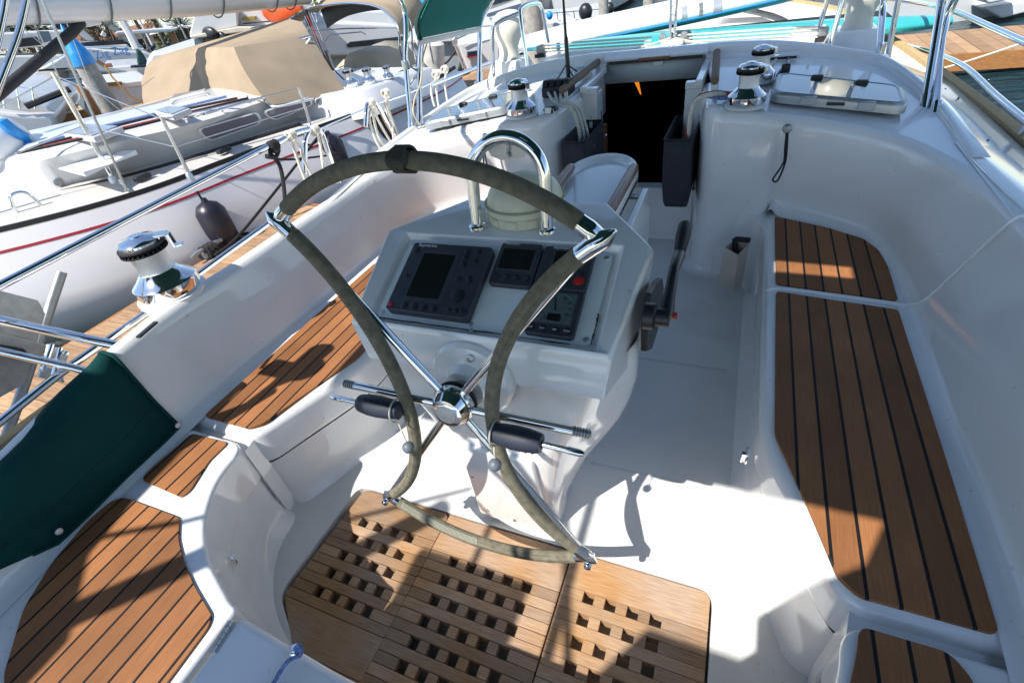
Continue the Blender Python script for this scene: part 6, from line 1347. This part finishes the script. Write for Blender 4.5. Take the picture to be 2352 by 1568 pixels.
# ---- bows ahead, left of the port cowl vent
f = Far(1050, 140, 11.5); t = thing('motor_yacht', 'blue grey bow with a hanging anchor and chain, under the teal awning flap', 'motor yacht', f.foot())
f.slab([(940, 95), (1040, 80), (1078, 92), (1060, 150), (1045, 196), (930, 200)], .6, 5, 'hull', HULLG, t, .06); f.slab([(935, 92), (1042, 76), (1080, 90), (1076, 95), (940, 102)], .45, 5, 'gunwale', WHT, t, .03)
f.line([(1000, 165), (1030, 140), (1048, 116)], .022, 'anchor_chain', RUB, t, .3); f.slab([(1038, 92), (1050, 78), (1056, 100), (1068, 108), (1048, 112), (1040, 108)], .2, .35, 'anchor', ALU, t, .02)
f = Far(1100, 130, 11); t = thing('sailing_yacht', 'white bow with three dark stripes, between the awning tube and the port cowl vent', 'sailing yacht', f.foot())
f.slab([(1048, 98), (1150, 86), (1150, 200), (1092, 205), (1072, 160)], .1, 5, 'hull', WHT, t, .06)
for i in range(3): f.slab([(1072, 121+i*5), (1102, 117+i*5), (1102, 119+i*5), (1073, 123.4+i*5)], .0, .1, 'hull_stripe', BLUEC if i != 2 else REDP, t)
f.line([(1046, 104), (1060, 140), (1082, 205)], .03, 'bobstay', CHROME, t, -.1); f.line([(1050, 90), (1110, 62), (1150, 58)], .014, 'pulpit_rail', CHROME, t)
t = thing('sail_bag', 'white wrapped sail bundle with dark ties hanging below the teal flap', 'sail bag', AY(1000, 195, 9.0)); q = [AY(x, y, 9.0) for x, y in ((995, 96), (996, 120), (998, 150), (1000, 165), (1001, 200))]
MB().tube(smooth_path(q, 4), [.16]+[.20]*6+[.19]*3+[.12]*3+[.09]*4, 14).build('bundle', mat('crumpled_white', (.60, .58, .54), .8, var=.15, scale=9, bump=.8, bscale=25), t)
# ---- white hulls right of the cowl vent and small launch
f = Far(1200, 70, 17); t = thing('motor_yacht', 'low white hulls with a curved sheer behind the port cowl vent hoops', 'motor yacht', f.foot())
f.slab([(1080, 80), (1150, 58), (1240, 50), (1330, 46), (1420, 30), (1420, 110), (1080, 120)], 0, 4, 'hull', WHT, t, .08); f.slab([(1110, 62), (1180, 44), (1300, 36), (1330, 46), (1150, 62)], .6, 3, 'cabin', HULLW, t, .06)
for x in range(1130, 1400, 38): f.line([(x, 60-(x-1130)*.09), (x-3, 42-(x-1130)*.09)], .016, 'stanchion', CHROME, t)
f.line([(1125, 43), (1400, 20)], .012, 'lifeline', STEELW, t)
for px, m_, w in (((1262, 36), BLUE, .10), ((1130, 62), BLUE, .10), ((1400, 20), BLACK, .14), ((1345, 28), BLACK, .2), ((1180, 40), BLACK, .12)): MB().ball(f.pt(*px, -.2), w, 12, (1, .8, 1.1)).build('deck_fender', m_, t)
# ---- white catamaran over the right-hand walkway
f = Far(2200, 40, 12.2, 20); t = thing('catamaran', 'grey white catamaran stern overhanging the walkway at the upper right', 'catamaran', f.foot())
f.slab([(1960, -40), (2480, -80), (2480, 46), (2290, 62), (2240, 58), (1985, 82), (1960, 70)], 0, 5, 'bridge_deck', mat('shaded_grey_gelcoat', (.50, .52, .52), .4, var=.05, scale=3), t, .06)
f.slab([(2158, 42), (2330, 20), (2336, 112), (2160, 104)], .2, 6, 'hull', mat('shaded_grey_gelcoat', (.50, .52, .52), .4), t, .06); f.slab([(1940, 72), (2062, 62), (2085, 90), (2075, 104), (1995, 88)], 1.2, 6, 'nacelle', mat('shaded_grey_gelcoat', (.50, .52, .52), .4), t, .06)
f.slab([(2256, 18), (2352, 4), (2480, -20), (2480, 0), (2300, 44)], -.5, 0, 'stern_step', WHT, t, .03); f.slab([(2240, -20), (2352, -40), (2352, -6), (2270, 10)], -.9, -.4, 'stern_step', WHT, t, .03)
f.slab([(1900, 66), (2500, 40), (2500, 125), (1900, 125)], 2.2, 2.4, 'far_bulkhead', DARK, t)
# blue covers to the right of the traveller
t = thing('tarpaulin', 'bright blue tarpaulin folded on the bow beyond the starboard cowl vent', 'tarpaulin', AY(1930, 95, 5.6))
MB().hexa([AY(x, y, 5.6) for x, y in ((1890, 112), (1960, 122), (1958, 100), (1900, 90))], [AY(x, y, 5.6)+V((.1, .7, .05)) for x, y in ((1890, 112), (1960, 122), (1958, 100), (1900, 90))]).build('tarp_fold', BLUE, t, bevel=.03); MB().hexa([AY(x, y, 6.2) for x, y in ((1960, 20), (2010, 10), (2012, -20), (1965, -20))], [AY(x, y, 6.2)+V((.1, .4, 0)) for x, y in ((1960, 20), (2010, 10), (2012, -20), (1965, -20))]).build('tarp_fold', BLUE, t, bevel=.03)
# ---- pilings
def piling(label, loc, r, top, cone=True):
    t = thing('piling', label, 'piling', loc, 'round dock pilings'); b = V(loc); MB().lathe([(r, -2), (r, top), (.001, top)], b, n=28).build('pile_shaft', CONC, t)
    if cone: MB().lathe([(r*1.16, top-.10), (r*1.18, top+.08), (r*1.0, top+.16), (r*.5, top+.42), (.01, top+.66), (.001, top+.67)], b, n=28).build('pile_cap', BLUE, t)
    return t
def pile_at(px0, py0, D, wpx):
    h = dirh(px0, py0); d = ray(px0, py0); k = D/d.xy.length; top = CAM+d*k; return V((top.x, top.y, -.65)), top.z+.65
lc, tp = pile_at(188, 138, 15.5, 28); piling('grey concrete piling with a bright blue cone cap, behind the next yacht', lc, .20, tp)
w_ = lc+V((-.42, -.12, 0)); tag(MB().box(w_+V((0, 0, (tp-.5)/2)), (.09, .16, tp-.4), Euler((0, 0, .4))).build('guide_plank', DOCKF), 'narrow brown timber guide standing beside the blue capped piling', 'timber post')
lc, tp = pile_at(1212, -80, 9.9, 44); piling('tall grey piling between the stainless hoops, right of the port cowl vent', lc, .17, tp, False)
lc, tp = pile_at(1385, -60, 16, 20); piling('thin grey piling in the distance, right of the whip pole', lc, .13, tp, False)
lc, tp = pile_at(1492, -40, 17, 20); piling('distant grey piling just left of the mainsheet tackle', lc, .16, tp, False)
# ---- brown skiff and white hulls left of the piling
f = Far(170, 265, 14); t = thing('skiff', 'small brown wooden skiff in the gap left of the piling', 'skiff', f.foot()); f.slab([(120, 268), (135, 255), (190, 250), (222, 280), (200, 300), (135, 295)], 0, 1.2, 'skiff_hull', DOCKF, t, .05); f.slab([(128, 262), (190, 250), (196, 254), (136, 268)], -.05, 1.2, 'skiff_gunwale', mat('pale_wood', (.5, .38, .22), .7), t, .02)
f = Far(60, 240, 12.5, -10); t = thing('sailing_yacht', 'shaded white bow with a black striped sheer at the left edge, behind the kicking strut', 'sailing yacht', f.foot())
f.slab([(-60, 250), (60, 262), (128, 262), (135, 300), (60, 340), (-60, 350)], 0, 5, 'hull', HULLW, t, .08); f.slab([(-60, 215), (30, 222), (110, 246), (128, 262), (-60, 256)], .3, 5, 'deck', WHT, t, .05)
for x in (10, 45, 80): f.line([(x, 250), (x-8, 200)], .014, 'stanchion', CHROME, t)
f.line([(-20, 198), (40, 200), (72, 206), (96, 240)], .014, 'pulpit_rail', CHROME, t); f.line([(60, 245), (110, 225), (160, 205)], .05, 'furled_genoa', RUB, t)
f = Far(270, 220, 17); t = thing('sailing_yacht', 'blue grey shaded hull with an orange mooring line, right of the piling', 'sailing yacht', f.foot())
f.slab([(190, 215), (260, 200), (345, 196), (345, 290), (200, 290)], 0, 4, 'hull', mat('pale_blue_hull', (.50, .56, .60), .35), t, .06); f.slab([(190, 200), (345, 182), (345, 197), (190, 214)], -.02, 4, 'coachroof', WHT, t, .04); f.slab([(225, 192), (280, 188), (280, 196), (225, 200)], -.1, 0, 'teak_locker', WOOD, t)
f.line([(240, 150), (258, 178), (300, 222), (345, 245)], .02, 'mooring_line', mat('orange_rope', (.55, .30, .06), .8), t, -.3)
f = Far(330, 150, 21); t = thing('sailing_yacht', 'white bow with a furled dark green jib, above the tan spray hood', 'sailing yacht', f.foot())
f.slab([(235, 155), (300, 150), (360, 148), (360, 205), (318, 200), (290, 165)], 0, 4, 'hull', HULLW, t, .05); f.slab([(312, 112), (325, 118), (345, 152), (316, 150)], -.5, -.1, 'mast_boot', mat('dark_green_canvas', (.015, .06, .055), .85), t, .05); f.line([(272, 36), (296, 75), (314, 112)], .11, 'mast', HULLW, t, -.3)
f.line([(222, 140), (240, 152), (258, 150)], .06, 'bowsprit', WOOD, t, -.4); f.slab([(300, 152), (345, 148), (345, 154), (300, 157)], -.6, -.2, 'dark_cover', BLUEC, t, .02)
# ---- shore: quay, buildings, palms
sh = MB()
pts = [gpt(x, 60, 95) for x in (-400, -200, 0, 200, 400, 600, 800, 1000, 1300, 1700, 2300, 2800)]
sh.loft([[p+V((0, 0, -.5)) for p in pts], [p+V((0, 0, 1.4)) for p in pts], [p+dirh(300, 50)*60+V((0, 0, 2.0+TILT*60*dirh(300, 50).x)) for p in pts]]); q = sh.build('shore_ground', mat('shore_sand', (.24, .21, .16), .95, var=.3, scale=.1), smooth=False); q['kind'] = 'structure'
def house(label, px, D, w, h, col, roof):
    b = gpt(px, 60, D)+V((0, 0, 1.9)); t = thing('waterfront_building', label, 'building', b, 'buildings along the shore'); hd = dirh(px, 60); r = V((hd.y, -hd.x, 0)); dp = hd*7
    MB().hexa([b-r*w/2, b+r*w/2, b+r*w/2+dp, b-r*w/2+dp], [b-r*w/2+V((0, 0, h)), b+r*w/2+V((0, 0, h)), b+r*w/2+dp+V((0, 0, h)), b-r*w/2+dp+V((0, 0, h))]).build('wall', mat('wall_'+col[0], col[1], .9, var=.1), t, smooth=False)
    u = V((0, 0, 1)); MB().hexa([b-r*(w/2+.5)-hd*.8+u*h, b+r*(w/2+.5)-hd*.8+u*h, b+r*(w/2+.5)+dp+u*h, b-r*(w/2+.5)+dp+u*h], [b-r*w*.4+u*(h+1)+dp*.3, b+r*w*.4+u*(h+1)+dp*.3, b+r*w*.4+u*(h+1)+dp*.7, b-r*w*.4+u*(h+1)+dp*.7]).build('roof', roof, t, smooth=False)
    for i in range(int(w/2.2)):
        c = b-r*(w/2-1.2-i*2.2)-hd*.03+u*(h*.55); MB().hexa([c-r*.6-u*.6, c+r*.6-u*.6, c+r*.6+u*.7, c-r*.6+u*.7], [c-r*.6-u*.6-hd*.05, c+r*.6-u*.6-hd*.05, c+r*.6+u*.7-hd*.05, c-r*.6+u*.7-hd*.05]).build('window', DKWIN, t, smooth=False)
house('terracotta waterfront building with a pale flat roof in the gap left of the trawler', 392, 100, 5.5, 2.4, ('terracotta', (.36, .21, .12)), WHT)
house('low white waterfront building behind the moored masts at the far left', 230, 104, 16, 3.2, ('white', (.6, .58, .52)), mat('tile_roof', (.30, .12, .07), .9))
house('long pale waterfront building beyond the right hand boats', 1250, 110, 30, 4, ('cream', (.5, .44, .34)), mat('tile_roof', (.30, .12, .07), .9))
PG = mat('palm_frond', (.055, .075, .022), .6, var=.4, scale=2); PB = mat('dry_frond', (.20, .13, .06), .8, var=.3, scale=2); PT = mat('palm_trunk', (.17, .12, .08), .9, var=.3, scale=3)
def palm(label, px, D, H, sc=1.0):
    b = gpt(px, 60, D)+V((0, 0, 1.8)); t = thing('palm_tree', label, 'palm tree', b, 'palm trees along the shore')
    top = b+V((random.uniform(-.4, .4), random.uniform(-.4, .4), H)); MB().tube(smooth_path([b, b.lerp(top, .5)+V((.15, .1, 0)), top], 5), [.26]*4+[.20]*7, 9).build('trunk', PT, t)
    mg, mbn = MB(), MB()
    for i in range(64):
        az = random.uniform(0, 2*math.pi); el = random.uniform(-1.1, 1.25); L = random.uniform(1.5, 2.1)*sc; m_ = mg if el > -.45 else mbn
        d = V((math.cos(az)*math.cos(el), math.sin(az)*math.cos(el), math.sin(el))); side = V((-math.sin(az), math.cos(az), 0)); prev = top
        stem = [top+d*L*k/5+V((0, 0, -.10*L*(k/5)**2*1.8)) for k in range(6)]
        for k in range(2, 6):
            for s_ in (-1, -.5, 0, .5, 1):
                a = stem[k-1]; tip = stem[k]+side*s_*.55*sc+V((0, 0, -.12*abs(s_)))+d*.25; w = .07*sc; mm = side.cross(d).normalized()*.02+side*w*.4
                m_.add([a-mm, a+mm, tip], [(0, 1, 2)])
    mg.build('crown', PG, t, smooth=False)
    if mbn.f: mbn.build('dry_skirt', PB, t, smooth=False)
pl_txt = ['broad palm above the white cabin at the far left', 'palm beside the first shroud at the far left', 'palm just left of the motor yacht canvas top', 'palm behind the motor yacht arch', 'palm left of the tall white mast', 'slim palm with a small crown right of the white mast', 'lone palm against the blue sky under the boom', 'low palm beside the terracotta building', 'palm behind the lettered motor yacht', 'palm at the upper left behind the steel poles']
for (px, D, H, sc), l in zip(((30, 86, 4.6, 1.5), (70, 90, 5.4, 1.6), (105, 84, 5.0, 1.5), (150, 96, 6.2, 1.5), (240, 90, 5.2, 1.6), (316, 88, 6.0, 1.1), (355, 92, 5.0, 1.2), (420, 94, 2.6, 1.2), (200, 86, 4.8, 1.7), (8, 82, 5.2, 1.5)), pl_txt): palm(l, px, D, H, sc)
# low hedge of shrubs along the shore
hb = MB(); random.seed(9)
for i in range(3800):
    px = random.uniform(-150, 1500)
    if 375 < px < 540: continue
    D = random.uniform(92, 100); c = gpt(px, 60, D)+V((0, 0, 1.5+abs(random.gauss(0, 1.0))*(1+.6*math.sin(px*.02)))); s_ = random.uniform(.2, .5); a = V([random.gauss(0, 1) for _ in range(3)]).normalized(); b = a.orthogonal().normalized()
    hb.add([c+a*s_, c+b*s_, c-a*s_*.6-b*s_*.3], [(0, 1, 2)])
o = hb.build('shore_shrubs', mat('shrub_leaf', (.05, .075, .025), .7, var=.5, scale=.4), smooth=False); o['kind'] = 'stuff'; tag(o, 'dark green shrubs along the far shore behind the boats', 'shrubs')
# ================================================================ light, sky, camera
SUN = V((.29, .569, -.769)).normalized()            # direction the light travels (measured from the wheel's shadow)
W = bpy.data.worlds.new('World'); S.world = W; W.use_nodes = True
nt = W.node_tree; bg = nt.nodes['Background']; sky = nt.nodes.new('ShaderNodeTexSky'); sky.sky_type = 'NISHITA'; sky.sun_disc = False
sky.sun_elevation = math.asin(-SUN.z); sky.sun_rotation = math.atan2(-SUN.x, -SUN.y); sky.air_density = 1.0; sky.dust_density = .25; sky.ozone_density = 1.6
tc_ = nt.nodes.new('ShaderNodeTexCoord'); mp_ = nt.nodes.new('ShaderNodeMapping'); mp_.inputs['Rotation'].default_value = (0, TILT, 0)
nt.links.new(tc_.outputs['Generated'], mp_.inputs[0]); nt.links.new(mp_.outputs[0], sky.inputs[0]); nt.links.new(sky.outputs[0], bg.inputs[0]); bg.inputs[1].default_value = .118
sun = bpy.data.lights.new('sun', 'SUN'); sun.energy = 4.0; sun.angle = R(.53); sun.color = (1, .955, .89)
so = bpy.data.objects.new('sun', sun); COL.objects.link(so); so.rotation_euler = SUN.to_track_quat('-Z', 'Y').to_euler()
cam = bpy.data.cameras.new('camera'); co_ = bpy.data.objects.new('camera', cam); COL.objects.link(co_)
M = Matrix((RT, -DN, -FW)).transposed().to_4x4(); M.translation = CAM; co_.matrix_world = M
cam.sensor_width = 36; cam.lens = 1950/4096*36; cam.clip_start = .02; cam.clip_end = 3000
S.camera = co_
S.view_settings.view_transform = 'Standard'; S.view_settings.look = 'None'; S.view_settings.exposure = .80; S.view_settings.gamma = 1
S.cycles.max_bounces = 8; S.cycles.diffuse_bounces = 4; S.cycles.glossy_bounces = 4; S.cycles.transmission_bounces = 6; S.cycles.transparent_max_bounces = 8
S.cycles.use_denoising = True; S.cycles.sample_clamp_indirect = 8
